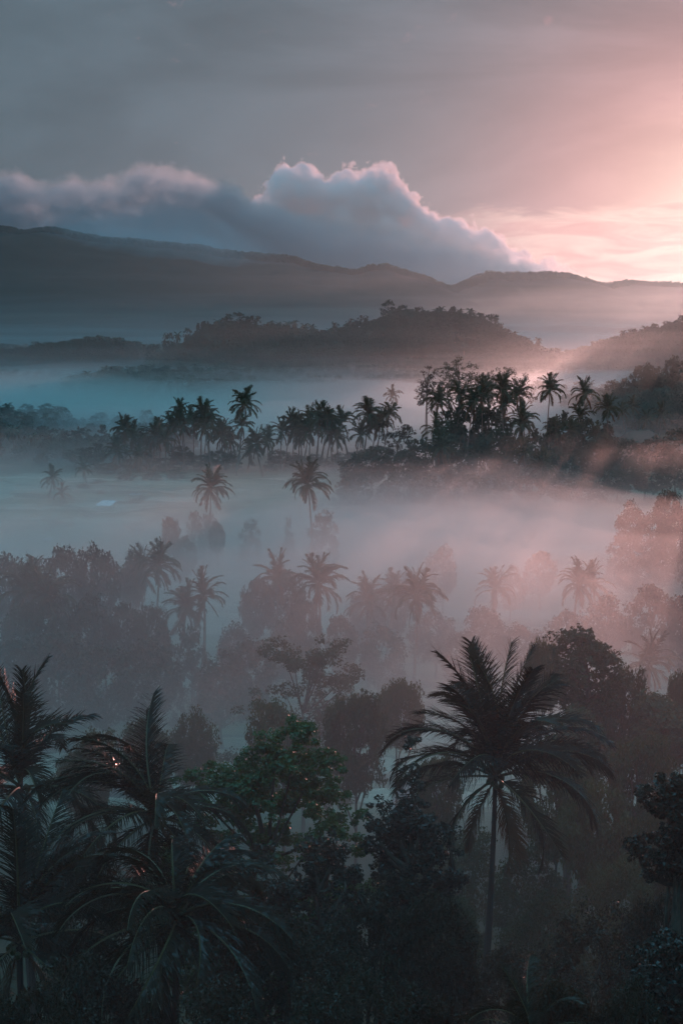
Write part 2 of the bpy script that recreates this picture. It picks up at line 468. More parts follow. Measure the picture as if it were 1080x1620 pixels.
ELEV = [  # start angle, bend, length factor, hang
    (87, 34, 0.98, 0.35), (74, 78, 0.95, 0.5), (58, 105, 1.0, 0.65), (38, 105, 1.0, 0.8), (14, 95, 1.0, 0.9), (-15, 75, 0.95, 0.9), (-58, 32, 0.85, 0.9)]
FRONDS = {}
def frond_set(lod):
    if lod in FRONDS: return FRONDS[lod]
    n, K, lw, L, ll = {0: (78, 4, 0.042, 4.5, 1.05), 1: (42, 2, 0.10, 4.5, 1.0), 2: (20, 2, 0.20, 4.3, 1.1)}[lod]
    pm = MAT['palm'] if lod == 0 else MAT['palm_far']
    out = []
    for i, (a, b, lf, hg) in enumerate(ELEV):
        vs = []
        for k in range(3 if lod == 0 else 2):
            dead = i == 6
            vs.append(frond_mesh('frond', L * lf, a, b + (-10, 12, 0)[k], n, K, ll, lw, 100 * lod + 10 * i + k,
                                 [MAT['dead'] if dead else pm, MAT['dead'] if dead else MAT['rib']], hg, 0.045 if lod == 0 else 0.05, 1.4, (0.25, -0.3, 0)[k]))
        out.append(vs)
    FRONDS[lod] = out
    return out

TRUNKS = []
def palm_trunk_mesh(seed):
    rng = np.random.default_rng(seed)
    s = np.linspace(0, 1, 16)
    lean = rng.uniform(0.5, 1.6); an = rng.uniform(0, 6.28)
    off = lean * (1 - s) ** 2
    wob = 0.12 * np.sin(s * rng.uniform(3, 6) + rng.uniform(0, 6)) * (1 - s)
    pts = np.stack([off * math.cos(an) + wob, off * math.sin(an) + wob * .6, s - 1], -1)   # top at the origin, unit length
    rad = 0.125 + 0.07 * np.exp(-s * 14) + 0.03 * (1 - s) + 0.03 * np.exp(-(1 - s) * 30) + 0.006 * (np.arange(16) % 2)
    g = Geo(); g.tube(pts, rad, 8)
    return g.mesh('palm_trunk', [MAT['palmbark']], True)
for i in range(5): TRUNKS.append(palm_trunk_mesh(40 + i))

def nut_cluster_mesh():
    g = Geo(); rng = np.random.default_rng(5)
    import bmesh
    bm = bmesh.new()
    for k in range(9):
        a = k * 2.4; r = 0.28
        mt = Matrix.Translation((math.cos(a) * r, math.sin(a) * r, -0.25 - 0.13 * (k % 3))) @ Matrix.Diagonal((1, 1, 1.25, 1))
        bmesh.ops.create_icosphere(bm, subdivisions=1, radius=0.12, matrix=mt)
    me = bpy.data.meshes.new('coconuts'); bm.to_mesh(me); bm.free(); me.materials.append(MAT['nut'])
    return me
NUTS = nut_cluster_mesh()

N_WARN = []
def set_thing(o, label, cat, group=None):
    o['label'] = label; o['category'] = cat
    if group: o['group'] = group

def palm(px, py, Y, label, lod=2, nf=22, seed=None, group=None, scale=1.0, spec=None, dead=True, name='coconut_palm', ground=None):
    """A coconut palm whose crown centre is at a pixel of the photograph, Y metres ahead."""
    c = P(px, py, Y)
    seed = seed if seed is not None else int(px * 7 + py)
    rng = random.Random(seed)
    if spec is None and nf > 14: nf = int(nf * rng.uniform(.72, 1.18)); scale *= rng.uniform(.86, 1.12)
    gz = h1(c.x, Y) - 0.25
    h = c.z - gz
    if h < 3.0 or h > 27: N_WARN.append((name, px, py, Y, round(h, 1)))
    h = max(h, 2.5)
    root = bpy.data.objects.new(name, None); COL.objects.link(root)
    root.empty_display_size = 0.5
    root.location = (c.x, Y, gz)
    set_thing(root, label, 'palm tree', group)
    if Y > 70: root.rotation_euler = (rng.uniform(-.09, .09), rng.uniform(-.13, .13), 0)
    t = add_obj('trunk', TRUNKS[rng.randrange(5)], root, (0, 0, h)); t.scale = (1, 1, h)
    t.rotation_euler = (0, 0, rng.uniform(0, 6.28))
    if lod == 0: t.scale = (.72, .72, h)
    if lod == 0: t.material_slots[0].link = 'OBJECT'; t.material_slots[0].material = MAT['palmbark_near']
    FS = frond_set(lod)
    if spec is None:
        spec = []
        for k in range(nf):
            f = (k + 0.5) / nf
            cl = max(0, min(5, int(f * 5.9 + rng.uniform(-.7, .5)))) if f < 0.93 or not dead else 6
            spec.append((math.degrees(k * 2.39996 + rng.uniform(-.2, .2)), cl, rng.uniform(.85, 1.08)))
    for az, cl, sf in spec:
        me = FS[cl][rng.randrange(len(FS[cl]))]
        fo = add_obj('frond', me, root, (0, 0, h - 0.05 * cl))
        fo.rotation_euler = (rng.uniform(-.4, .4), rng.uniform(-.2, .2), math.radians(az))
        fo.scale = (sf * scale, sf * scale, sf * scale)
    if lod < 2:
        add_obj('coconuts', NUTS, root, (0, 0, h))
    return root

# ---------------------------------------------------------------- broadleaf trees
def unit(v): return v / (np.linalg.norm(v, axis=-1, keepdims=True) + 1e-9)

def leaf_quads(g, centres, size, rng, m=0, up=0.35, asp=0.55, outward=None):
    """Leaf-shaped (kite) faces, one per centre, mostly facing up and outwards."""
    n = len(centres)
    nrm = rng.normal(size=(n, 3)); nrm[:, 2] = np.abs(nrm[:, 2]) + up
    if outward is not None: nrm = nrm * 0.75 + outward
    nrm = unit(nrm)
    a = unit(np.cross(nrm, rng.normal(size=(n, 3)))); b = np.cross(nrm, a)
    s = size * rng.uniform(.6, 1.25, (n, 1))
    p0 = centres - a * s * .5; p2 = centres + a * s * .5 - nrm * s * .12
    p1 = centres + b * s * asp * .5 - a * s * .08 + nrm * s * .06; p3 = centres - b * s * asp * .5 - a * s * .08 + nrm * s * .06
    V = np.stack([p0, p1, p2, p3], 1).reshape(-1, 3)
    o = np.arange(n)[:, None] * 4
    g.add(V, o + np.array([0, 1, 2, 3]), m=m)

def crown_points(kind, n, rng):
    """Cluster centres in a unit crown: radius about 1, from z=0 (bottom) to z=1 (top)."""
    out = []
    d = unit(rng.normal(size=(n * 3, 3)))
    if kind in ('round', 'lumpy', 'loose'):
        lob = unit(rng.normal(size=(7, 3)))
        amp = {'round': .22, 'lumpy': .42, 'loose': .5}[kind]
        k = (d @ lob.T).max(1)
        r = (1 - amp) + amp * (k ** 3) * 1.25
        rr = r * rng.uniform(.55, 1, len(d)) ** (0.5)
        p = d * rr[:, None]
        p = p[p[:, 2] > -0.75]
        p = np.stack([p[:, 0], p[:, 1], (p[:, 2] + .8) / 1.8], -1)
    elif kind == 'umbrella':
        u = rng.uniform(0, 1, len(d)) ** .5; a = rng.uniform(0, 6.283, len(d))
        lay = rng.integers(0, 3, len(d))
        z = .92 - .38 * u ** 2 - lay * .16 * (1 - .35 * u) + rng.normal(size=len(d)) * .03
        rad = u * (1 - .1 * lay) * (0.85 + .2 * np.sin(a * 3 + lay) )
        p = np.stack([np.cos(a) * rad, np.sin(a) * rad, z], -1)
    elif kind == 'tiered':
        lay = rng.integers(0, 6, len(d)); a0 = rng.uniform(0, 6.28, (6, 7))
        br = rng.integers(0, 7, len(d)); a = a0[lay, br] + rng.normal(size=len(d)) * .16
        u = rng.uniform(.12, 1, len(d)) ** .7
        R = np.array([1.0, 1.0, .92, .82, .68, .5])[lay]
        z = lay / 6 + .03 + .13 * u + rng.normal(size=len(d)) * .018
        p = np.stack([np.cos(a) * u * R, np.sin(a) * u * R, z], -1)
    elif kind == 'cone':
        z = rng.uniform(0, 1, len(d)) ** 1.3; a = rng.uniform(0, 6.28, len(d))
        r = (1 - z) ** .7 * rng.uniform(.5, 1, len(d)) ** .5 * (.85 + .25 * np.sin(a * 2 + z * 9))
        p = np.stack([np.cos(a) * r, np.sin(a) * r, z], -1)
    else:  # bush
        p = d * rng.uniform(.6, 1, (len(d), 1)); p[:, 2] = np.abs(p[:, 2])
    p = p[:n].copy()
    p[:, :2] /= np.percentile(np.hypot(p[:, 0], p[:, 1]), 95)
    p[:, 2] = (p[:, 2] - p[:, 2].min()) / np.ptp(p[:, 2])
    return p

def tree_meshes(kind, h, r, cb, ncl, per, leaf, crad, seed, mat, limbs=14, trunk_r=None, leanx=0.0, sides=6, sub=False, asp=.55):
    """Trunk with limbs and a crown of leaf clumps; crown from cb*h to h, radius r."""
    rng = np.random.default_rng(seed)
    cp = crown_points(kind, ncl, rng)
    C = np.stack([cp[:, 0] * r + leanx * (cb * h + cp[:, 2] * (1 - cb) * h) / h, cp[:, 1] * r, cb * h + cp[:, 2] * (1 - cb) * h * 0.96], -1)
    mid = np.array([leanx * .6, 0, h * (cb + 1) / 2])
    g = Geo()
    if sub:   # each clump is itself a rosette of small sprays
        k = 5
        off = unit(rng.normal(size=(len(C), k, 3))) * crad * rng.uniform(.3, 1, (len(C), k, 1)); off[..., 2] *= .6
        CC = (C[:, None] + off).reshape(-1, 3); pr = max(1, per // k); cr = crad * .42
    else: CC, pr, cr = C, per, crad
    n = len(CC) * pr
    d = unit(rng.normal(size=(n, 3))); rad = rng.uniform(.25, 1, (n, 1)) ** .6
    off = d * rad * cr * rng.uniform(.7, 1.2, (len(CC), 1)).repeat(pr, 0); off[:, 2] *= .65
    pos = CC.repeat(pr, 0) + off
    leaf_quads(g, pos, leaf, rng, 0, asp=asp, outward=d * .6)
    crown = g.mesh('crown', [mat])
    t = Geo()
    tr = trunk_r or (0.018 * h + 0.05)
    s = np.linspace(0, 1, 9)
    top = h * (cb + (1 - cb) * .55)
    bx, by = rng.uniform(-.25, .25, 2) * r * .4
    tp = np.stack([leanx * (s * top / h) + bx * np.sin(s * 3), by * np.sin(s * 2.3), s * top], -1)
    t.tube(tp, tr * (1 - .7 * s) + tr * .5 * np.exp(-s * 9), sides)
    if limbs:
        for i in rng.choice(len(C), min(limbs, len(C)), replace=False):
            e = C[i]; hd = math.hypot(e[0] - tp[4, 0], e[1] - tp[4, 1])
            f0 = np.clip((e[2] - hd * rng.uniform(.5, 1.1)) / top, .3 + .2 * rng.uniform(), .97)
            st = np.array([np.interp(f0, s, tp[:, q]) for q in range(3)])
            if st[2] > e[2] - .03 * h: st = np.array([np.interp(.35, s, tp[:, q]) for q in range(3)])
            m_ = (st + e) / 2 + np.array([e[0] - st[0], e[1] - st[1], 0]) * .12 + rng.normal(size=3) * .03 * h * .5
            u = np.linspace(0, 1, 6)[:, None]
            pts = (1 - u) ** 2 * st + 2 * u * (1 - u) * m_ + u ** 2 * e
            t.tube(pts, tr * .42 * (1 - .8 * u[:, 0]) + .008, max(3, sides - 2))
    trunk = t.mesh('trunk', [MAT['bark']], True)
    return trunk, crown

TREELIB = {}
def lib(key, *a, **k):
    if key not in TREELIB: TREELIB[key] = tree_meshes(*a, **k)
    return TREELIB[key]

KINDS = {  # kind -> crown base, radius share
    'round': .30, 'lumpy': .28, 'loose': .35, 'umbrella': .35, 'tiered': .30, 'cone': .12, 'bush': 0.0}

def lodparams(Y):
    if Y < 70: return 0
    if Y < 150: return 1
    if Y < 330: return 2
    if Y < 800: return 3
    return 4
# clusters, leaves per cluster, leaf size (m, for a 10 m tree), cluster radius
LODP = {0: (330, 60, 0.19, 0.62), 1: (240, 45, 0.30, 0.75), 2: (170, 26, 0.48, 0.9), 3: (120, 14, 0.80, 1.0), 4: (60, 7, 1.5, 1.2)}

def tree(px, py, wpx, Y, kind, label, mat='mid', seed=0, group=None, name='broadleaf_tree', cat='tree', cb=None, unique=False, var=None, hmax=22, lod=None, sink=0.3, **kw):
    """A tree whose top centre is at a pixel and whose crown is wpx pixels wide in the photograph."""
    c = P(px, py, Y)
    gz = h1(c.x, Y) - sink
    h = c.z - gz
    if h < 1.2 or h > 30: N_WARN.append((name, px, py, Y, round(h, 1)))
    h = max(h, 1.2)
    r = wpx / PX * Y / 2
    lod = lodparams(Y) if lod is None else lod
    ncl, per, lf, cr = LODP[lod]
    cbv = KINDS[kind] if cb is None else cb
    # crowns should not be much taller than wide
    if cb is None and kind not in ('cone', 'bush', 'tiered') and (1 - cbv) * h > (3.0 if Y > 130 else 2.5) * r: cbv = 1 - (3.0 if Y > 130 else 2.5) * r / h
    if unique:
        tm, cm = tree_meshes(kind, h, r * .9, cbv, kw.get('ncl', ncl), kw.get('per', per), kw.get('leaf', lf), kw.get('crad', cr), seed + 1000, MAT[mat],
                             limbs=kw.get('limbs', 16), leanx=kw.get('leanx', 0), sub=kw.get('sub', False), trunk_r=kw.get('trunk_r'), asp=kw.get('asp', .55))
        sx = sz = 1.0
    else:
        v = seed % 4 if var is None else var
        key = (kind, lod, mat, v, round(cbv, 1))
        hr = 10.0; rr = 4.2
        tm, cm = lib(key, kind, hr, rr * .88, round(cbv, 1), ncl, per, lf, cr, 7 * v + 3, MAT[mat], limbs=12 if lod < 3 else (5 if lod < 4 else 0))
        sx, sz = r / rr, h / hr
    root = bpy.data.objects.new(name, None); COL.objects.link(root); root.empty_display_size = .5
    root.location = (c.x, Y, gz); set_thing(root, label, cat, group)
    rz = 0 if unique else (seed * 2.39) % 6.28
    for nm, me in (('trunk', tm), ('crown', cm)):
        o = add_obj(nm, me, root); o.scale = (sx, sx, sz); o.rotation_euler = (0, 0, rz)
    return root

ORD = ['zeroth', 'first', 'second', 'third', 'fourth', 'fifth', 'sixth', 'seventh', 'eighth', 'ninth', 'tenth', 'eleventh', 'twelfth', 'thirteenth', 'fourteenth', 'fifteenth',
       'sixteenth', 'seventeenth', 'eighteenth', 'nineteenth', 'twentieth', 'twenty-first', 'twenty-second', 'twenty-third', 'twenty-fourth', 'twenty-fifth', 'twenty-sixth',
       'twenty-seventh', 'twenty-eighth', 'twenty-ninth', 'thirtieth', 'thirty-first', 'thirty-second', 'thirty-third', 'thirty-fourth', 'thirty-fifth', 'thirty-sixth',
       'thirty-seventh', 'thirty-eighth', 'thirty-ninth', 'fortieth'] + ['forty-' + q for q in ('first', 'second', 'third', 'fourth', 'fifth', 'sixth', 'seventh', 'eighth', 'ninth')] + ['fiftieth'] + ['fifty-' + q for q in ('first', 'second', 'third', 'fourth', 'fifth')]

# ---------------------------------------------------------------- far forest: one mass of trees on each hill (instances), crest trees as things
proto_col = bpy.data.collections.new('forest_prototypes')
def palm_single(seed, lod2=True):
    """Small whole palm in one mesh, height 1 crown at 10 m, for far hills."""
    rng = np.random.default_rng(seed); g = Geo()
    s = np.linspace(0, 1, 5)
    g.tube(np.stack([.6 * (1 - s) ** 2, 0 * s, s * 9.0], -1), 0.22, 3, 1)
    for k in range(15):
        a = k * 2.4; el = math.radians(75 - k * 8 + rng.uniform(-8, 8)); L = 3.6
        n = 5; u = np.linspace(0, 1, n)
        e = el - u * 1.4
        x = np.concatenate([[0], np.cumsum(np.cos(e[1:]) * L / (n - 1))]); z = np.concatenate([[0], np.cumsum(np.sin(e[1:]) * L / (n - 1))])
        w = np.array([.15, .55, .6, .45, .1])
        ca, sa = math.cos(a), math.sin(a)
        top = np.stack([x * ca, x * sa, 9 + z], -1)
        l = np.stack([x * ca - sa * w, x * sa + ca * w, 9 + z - w * .8], -1); r_ = np.stack([x * ca + sa * w, x * sa - ca * w, 9 + z - w * .8], -1)
        V = np.concatenate([top, l, r_]); i = np.arange(n - 1)
        g.add(V, np.concatenate([np.stack([i, i + 1, i + 1 + n, i + n], -1), np.stack([i, i + 1, i + 1 + 2 * n, i + 2 * n], -1)]), m=0)
    return g.mesh('small_palm', [MAT['far'], MAT['palmbark']])

def joined_tree(kind, seed, cb):
    tm, cm = tree_meshes(kind, 10.0, 4.2, cb, 60, 8, 1.35, 1.2, seed, MAT['far'], limbs=3, sides=4)
    va = np.empty(len(tm.vertices) * 3); tm.vertices.foreach_get('co', va)
    vb = np.empty(len(cm.vertices) * 3); cm.vertices.foreach_get('co', vb)
    fa = np.empty(len(tm.loops), np.int32); tm.loops.foreach_get('vertex_index', fa)
    fb = np.empty(len(cm.loops), np.int32); cm.loops.foreach_get('vertex_index', fb)
    fa = fa.reshape(-1, 4); fb = fb.reshape(-1, 4) + len(tm.vertices)
    return mesh_from('hill_tree', np.concatenate([va.reshape(-1, 3), vb.reshape(-1, 3)]), [fa, fb], [MAT['bark'], MAT['far']], False,
                     np.concatenate([np.zeros(len(fa), int), np.ones(len(fb), int)]))

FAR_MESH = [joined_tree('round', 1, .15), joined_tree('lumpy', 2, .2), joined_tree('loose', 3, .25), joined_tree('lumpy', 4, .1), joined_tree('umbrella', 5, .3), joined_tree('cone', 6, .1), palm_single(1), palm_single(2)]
for i, me in enumerate(FAR_MESH):
    o = bpy.data.objects.new('far_tree_%d' % i, me); proto_col.objects.link(o)

def scatter(name, pts, variants, scales, seed):
    """One object that places whole far trees over a hill with geometry nodes."""
    n = len(pts); rng = np.random.default_rng(seed)
    me = bpy.data.meshes.new(name); me.vertices.add(n); me.vertices.foreach_set('co', np.asarray(pts, np.float32).ravel())
    a = me.attributes.new('variant', 'INT', 'POINT'); a.data.foreach_set('value', np.asarray(variants, np.int32))
    a = me.attributes.new('size', 'FLOAT_VECTOR', 'POINT'); a.data.foreach_set('vector', np.asarray(scales, np.float32).ravel())
    a = me.attributes.new('turn', 'FLOAT_VECTOR', 'POINT'); tv = np.zeros((n, 3), np.float32); tv[:, 2] = rng.uniform(0, 6.28, n); a.data.foreach_set('vector', tv.ravel())
    me.update()
    o = add_obj(name, me, kind='stuff')
    ng = bpy.data.node_groups.new(name + '_nodes', 'GeometryNodeTree')
    ng.interface.new_socket('Geometry', in_out='INPUT', socket_type='NodeSocketGeometry')
    ng.interface.new_socket('Geometry', in_out='OUTPUT', socket_type='NodeSocketGeometry')
    N, Lk = ng.nodes, ng.links
    gi, go = N.new('NodeGroupInput'), N.new('NodeGroupOutput')
    ci = N.new('GeometryNodeCollectionInfo'); ci.inputs['Collection'].default_value = proto_col
    ci.inputs['Separate Children'].default_value = True; ci.inputs['Reset Children'].default_value = True
    ip = N.new('GeometryNodeInstanceOnPoints'); ip.inputs['Pick Instance'].default_value = True
    def attr(nm, ty):
        q = N.new('GeometryNodeInputNamedAttribute'); q.data_type = ty; q.inputs['Name'].default_value = nm
        return q.outputs['Attribute']
    Lk.new(gi.outputs[0], ip.inputs['Points']); Lk.new(ci.outputs[0], ip.inputs['Instance'])
    Lk.new(attr('variant', 'INT'), ip.inputs['Instance Index'])
    Lk.new(attr('size', 'FLOAT_VECTOR'), ip.inputs['Scale'])
    eu = N.new('FunctionNodeEulerToRotation'); Lk.new(attr('turn', 'FLOAT_VECTOR'), eu.inputs[0]); Lk.new(eu.outputs[0], ip.inputs['Rotation'])
    Lk.new(ip.outputs[0], go.inputs[0])
    md = o.modifiers.new('trees', 'NODES'); md.node_group = ng
    return o

def hill_forest(name, x0, x1, y0, y1, step, hmin, zlo, s0, s1, seed, cond=None, palms=.08):
    rng = np.random.default_rng(seed)
    nx, ny = int((x1 - x0) / step), int((y1 - y0) / step)
    X, Y = np.meshgrid(np.linspace(x0, x1, nx), np.linspace(y0, y1, ny))
    X = (X + rng.uniform(-.5, .5, X.shape) * step).ravel(); Y = (Y + rng.uniform(-.5, .5, Y.shape) * step).ravel()
    Z = H(X, Y)
    k = Z > zlo + (fbm(X / 50, Y / 50, seed) - .5) * 8
    if cond is not None: k &= cond(X, Y, Z)
    X, Y, Z = X[k], Y[k], Z[k]; n = len(X)
    v = np.where(rng.uniform(size=n) < palms, rng.integers(6, 8, n), rng.integers(0, 6, n))
    s = rng.uniform(s0, s1, n) * (0.75 + .5 * fbm(X / 40, Y / 40, seed + 4)); w = s * rng.uniform(.8, 1.25, n)
    w = np.where(v >= 6, s * .95, w); s = np.where(v >= 6, s * 1.15, s)
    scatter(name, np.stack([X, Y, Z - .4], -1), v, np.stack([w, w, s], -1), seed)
    return n

inview = lambda X, Y, Z: np.abs(X) < Y * .30 + 30
NT = 0
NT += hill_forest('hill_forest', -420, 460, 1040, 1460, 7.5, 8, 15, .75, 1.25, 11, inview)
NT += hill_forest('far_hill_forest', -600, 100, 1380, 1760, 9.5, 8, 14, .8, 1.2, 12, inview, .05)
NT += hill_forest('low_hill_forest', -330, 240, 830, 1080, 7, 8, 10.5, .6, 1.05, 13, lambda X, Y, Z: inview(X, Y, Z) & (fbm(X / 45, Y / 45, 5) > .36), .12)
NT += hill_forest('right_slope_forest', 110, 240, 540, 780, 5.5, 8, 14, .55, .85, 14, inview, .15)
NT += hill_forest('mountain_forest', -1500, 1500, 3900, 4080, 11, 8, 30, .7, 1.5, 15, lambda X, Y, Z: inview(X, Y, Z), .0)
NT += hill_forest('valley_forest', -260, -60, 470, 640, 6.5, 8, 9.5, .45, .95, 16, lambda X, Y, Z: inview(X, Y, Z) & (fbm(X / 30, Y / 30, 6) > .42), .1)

# crest trees one can tell apart against the mist: px, py (top), width, Y, mesh
CREST = [(117, 545, 16, 1540, 6), (152, 531, 34, 1540, 0), (185, 534, 24, 1540, 3), (228, 541, 12, 1540, 6), (255, 548, 12, 1230, 6),
         (242, 545, 26, 1240, 1), (266, 527, 22, 1240, 2), (281, 520, 12, 1240, 6), (297, 519, 16, 1240, 2), (313, 511, 14, 1240, 5), (322, 508, 18, 1245, 3), (344, 502, 14, 1245, 6), (370, 494, 44, 1245, 0), (396, 500, 30, 1245, 1),
         (428, 504, 12, 1245, 6), (436, 508, 12, 1245, 6), (455, 505, 13, 1245, 6), (465, 503, 14, 1245, 6), (482, 508, 12, 1245, 6), (493, 509, 12, 1250, 6), (530, 509, 16, 1250, 0), (556, 505, 26, 1240, 4), (574, 500, 30, 1240, 4), (590, 509, 20, 1240, 1),
         (616, 475, 26, 1245, 2), (633, 483, 26, 1245, 1), (664, 485, 22, 1245, 0), (690, 484, 14, 1245, 6), (697, 481, 10, 1245, 6), (716, 485, 18, 1245, 3), (727, 485, 12, 1245, 6), (744, 484, 16, 1245, 6), (760, 495, 26, 1245, 1), (776, 497, 26, 1245, 1),
         (790, 511, 20, 1245, 0), (803, 517, 14, 1245, 6), (812, 521, 14, 1230, 6), (828, 533, 18, 1230, 2), (851, 529, 14, 1210, 7), (862, 546, 14, 1210, 6), (882, 551, 26, 1200, 1),
         (905, 572, 14, 1150, 0), (920, 560, 14, 1150, 5), (949, 541, 18, 1140, 2), (967, 543, 12, 1140, 6), (989, 526, 14, 1150, 6), (1001, 520, 14, 1150, 2), (1021, 512, 14, 1150, 6), (1036, 512, 18, 1150, 3), (1055, 508, 14, 1150, 1), (1076, 497, 14, 1150, 0)]
def crest_tree(px, py, w, Y, v, label, group, name, cat):
    c = P(px, py, Y); gz = h1(c.x, Y) - .5; h = max(6.0, c.z - gz)
    o = add_obj(name, FAR_MESH[v], None, (c.x, Y, gz))
    s = w / PX * Y / 8.4; 
    if v >= 6: s = h / 11.5 if h < 20 else 1.3
    o.scale = (s, s, h / (10 if v < 6 else 11.5)); o.rotation_euler = (0, 0, (px * 1.7) % 6.28)
    set_thing(o, label, cat, group)
np_, nb_ = 0, 0
for px, py, w, Y, v in CREST:
    where = 'pale hill' if Y > 1500 else ('right slope' if Y <= 1150 else 'main hill')
    if v >= 6:
        np_ += 1
        crest_tree(px, py, w, Y, v, 'tiny dark palm, %s from the left along the far crests, on the %s' % (ORD[np_], where), 'palms standing on the far crests', 'hill_palm', 'palm tree')
    else:
        nb_ += 1
        crest_tree(px, py, w, Y, v, 'leafy tree, %s from the left along the far crests, on the %s' % (ORD[nb_], where), 'trees standing on the far crests', 'hill_tree', 'tree')

# ---------------------------------------------------------------- middle distance
def ground_Y(px, py, y0=60.0):
    """How far ahead the ground lies that the photograph shows at a pixel."""
    d = ray(px, py); Y = np.arange(y0, 1200, .5)
    z = CAM_Z + d.z / d.y * Y - H(d.x / d.y * Y, Y)
    k = np.nonzero(z < 0)[0]
    return float(Y[k[0]]) if len(k) else 1200.0

G1 = 'palms of the grove along the far edge of the field'
left_palms = [(214, 690, 428), (222, 722, 418), (245, 690, 425), (268, 678, 430), (288, 672, 420), (312, 655, 434), (336, 662, 430), (351, 690, 424), (441, 682, 434), (473, 690, 428), (511, 676, 436), (534, 690, 430), (596, 668, 442), (197, 680, 425), (184, 714, 420), (232, 704, 430), (255, 684, 432), (262, 697, 420), (274, 662, 425), (297, 650, 425), (306, 668, 432), (320, 668, 428), (331, 677, 420), (343, 684, 426), (360, 697, 432),
              (374, 639, 420), (379, 673, 412), (396, 716, 432), (410, 702, 410), (425, 697, 425), (449, 668, 428), (459, 680, 440), (470, 676, 430), (480, 662, 425), (492, 684, 420), (505, 663, 432), (519, 682, 440), (527, 662, 430),
              (550, 667, 436), (563, 686, 440), (577, 656, 440), (588, 676, 445), (605, 655, 440)]
for i, (x, y, Y) in enumerate(sorted(left_palms)):
    ex = {374: 'tallest palm of the grove, rising alone above the', 297: 'high palm topping the dense clump, ', 379: 'palm under the tallest one,'}.get(x, 'slender dark palm, ')
    palm(x, y, Y, '%s %s from the left in the grove behind the field' % (ex.rstrip(), ORD[i + 1]) if x != 374 else 'tallest palm of the left grove, its crown standing clear above all the others', 2, 27, group=G1, scale=1.24)
G2 = 'palms of the tall grove on the right'
right_palms = [(685, 634, 400), (680, 680, 385), (708, 706, 370), (717, 626, 410), (735, 637, 402), (750, 614, 415), (766, 626, 405), (783, 640, 420), (797, 615, 400), (812, 674, 390), (830, 716, 360), (837, 624, 410), (840, 664, 395), (848, 740, 350), (860, 616, 412),
               (871, 682, 400), (900, 681, 395), (915, 660, 410), (930, 623, 400), (965, 646, 395), (943, 690, 390)]
for i, (x, y, Y) in enumerate(sorted(right_palms)):
    ex = {930: 'lone palm with a starry crown,', 860: 'tall drooping palm,', 685: 'thin tall palm,'}.get(x, 'dark palm')
    palm(x, y, Y, '%s %s from the left in the tall right grove' % (ex, ORD[i + 1]), 2, 27, group=G2, scale=1.18)
G3 = 'faint palms in the mist behind the right grove'
for i, (x, y, Y) in enumerate([(627, 626, 640), (990, 650, 520), (1005, 643, 540), (1045, 655, 520), (1018, 664, 500)]):
    palm(x, y, Y, 'pale ghostly palm, %s from the left in the mist behind the right grove' % ORD[i + 1], 2, 22, group=G3, scale=1.15)
# palms scattered about the field
palm(82, 757, 370, 'bushy palm standing alone on the left of the misty field', 2, 24, scale=.95)
palm(100, 781, 362, 'short palm leaning beside the bushy lone palm on the left of the field', 2, 18, scale=.8)
palm(134, 742, 400, 'half hidden palm in the thicket left of the grove', 2, 18, scale=.9)
palm(332, 772, 285, 'hazy palm standing in the middle of the field above two small shrubs', 1, 32, scale=1.15)
palm(504, 762, 275, 'large hazy palm at the field edge in front of the dense bank of trees', 1, 34, scale=1.15)
tree(330, 812, 44, 288, 'bush', 'leafy bush wrapped round the foot of the hazy palm in the field', 'mid', 1, None, 'shrub', 'shrub')
tree(512, 806, 60, 280, 'bush', 'leafy thicket at the foot of the large hazy palm', 'mid', 2, None, 'shrub', 'shrub')

# the row of palms and trees that closes the near side of the field
G4 = 'misty palms in the row on the near side of the field'
row = [(18, 930, 175), (103, 945, 172), (216, 905, 196), (240, 893, 190), (275, 962, 178), (327, 943, 176), (437, 918, 188), (513, 925, 184), (572, 950, 190), (608, 938, 200), (661, 942, 180), (775, 932, 205), (896, 922, 200), (950, 925, 208)]
row_x = sorted(row)
for i, (x, y, Y) in enumerate(row_x):
    palm(x, y, Y, 'tall palm fading into mist, %s from the left in the near tree row' % ORD[i + 1], 1, 30, group=G4, scale=.98)
palm(1034, 1050, 150, 'pale palm crown rising behind the big brown-green trees on the right', 1, 22, scale=.9)
palm(65, 902, 182, 'small upright palm poking up between round tree tops in the left row', 1, 12, scale=.6)

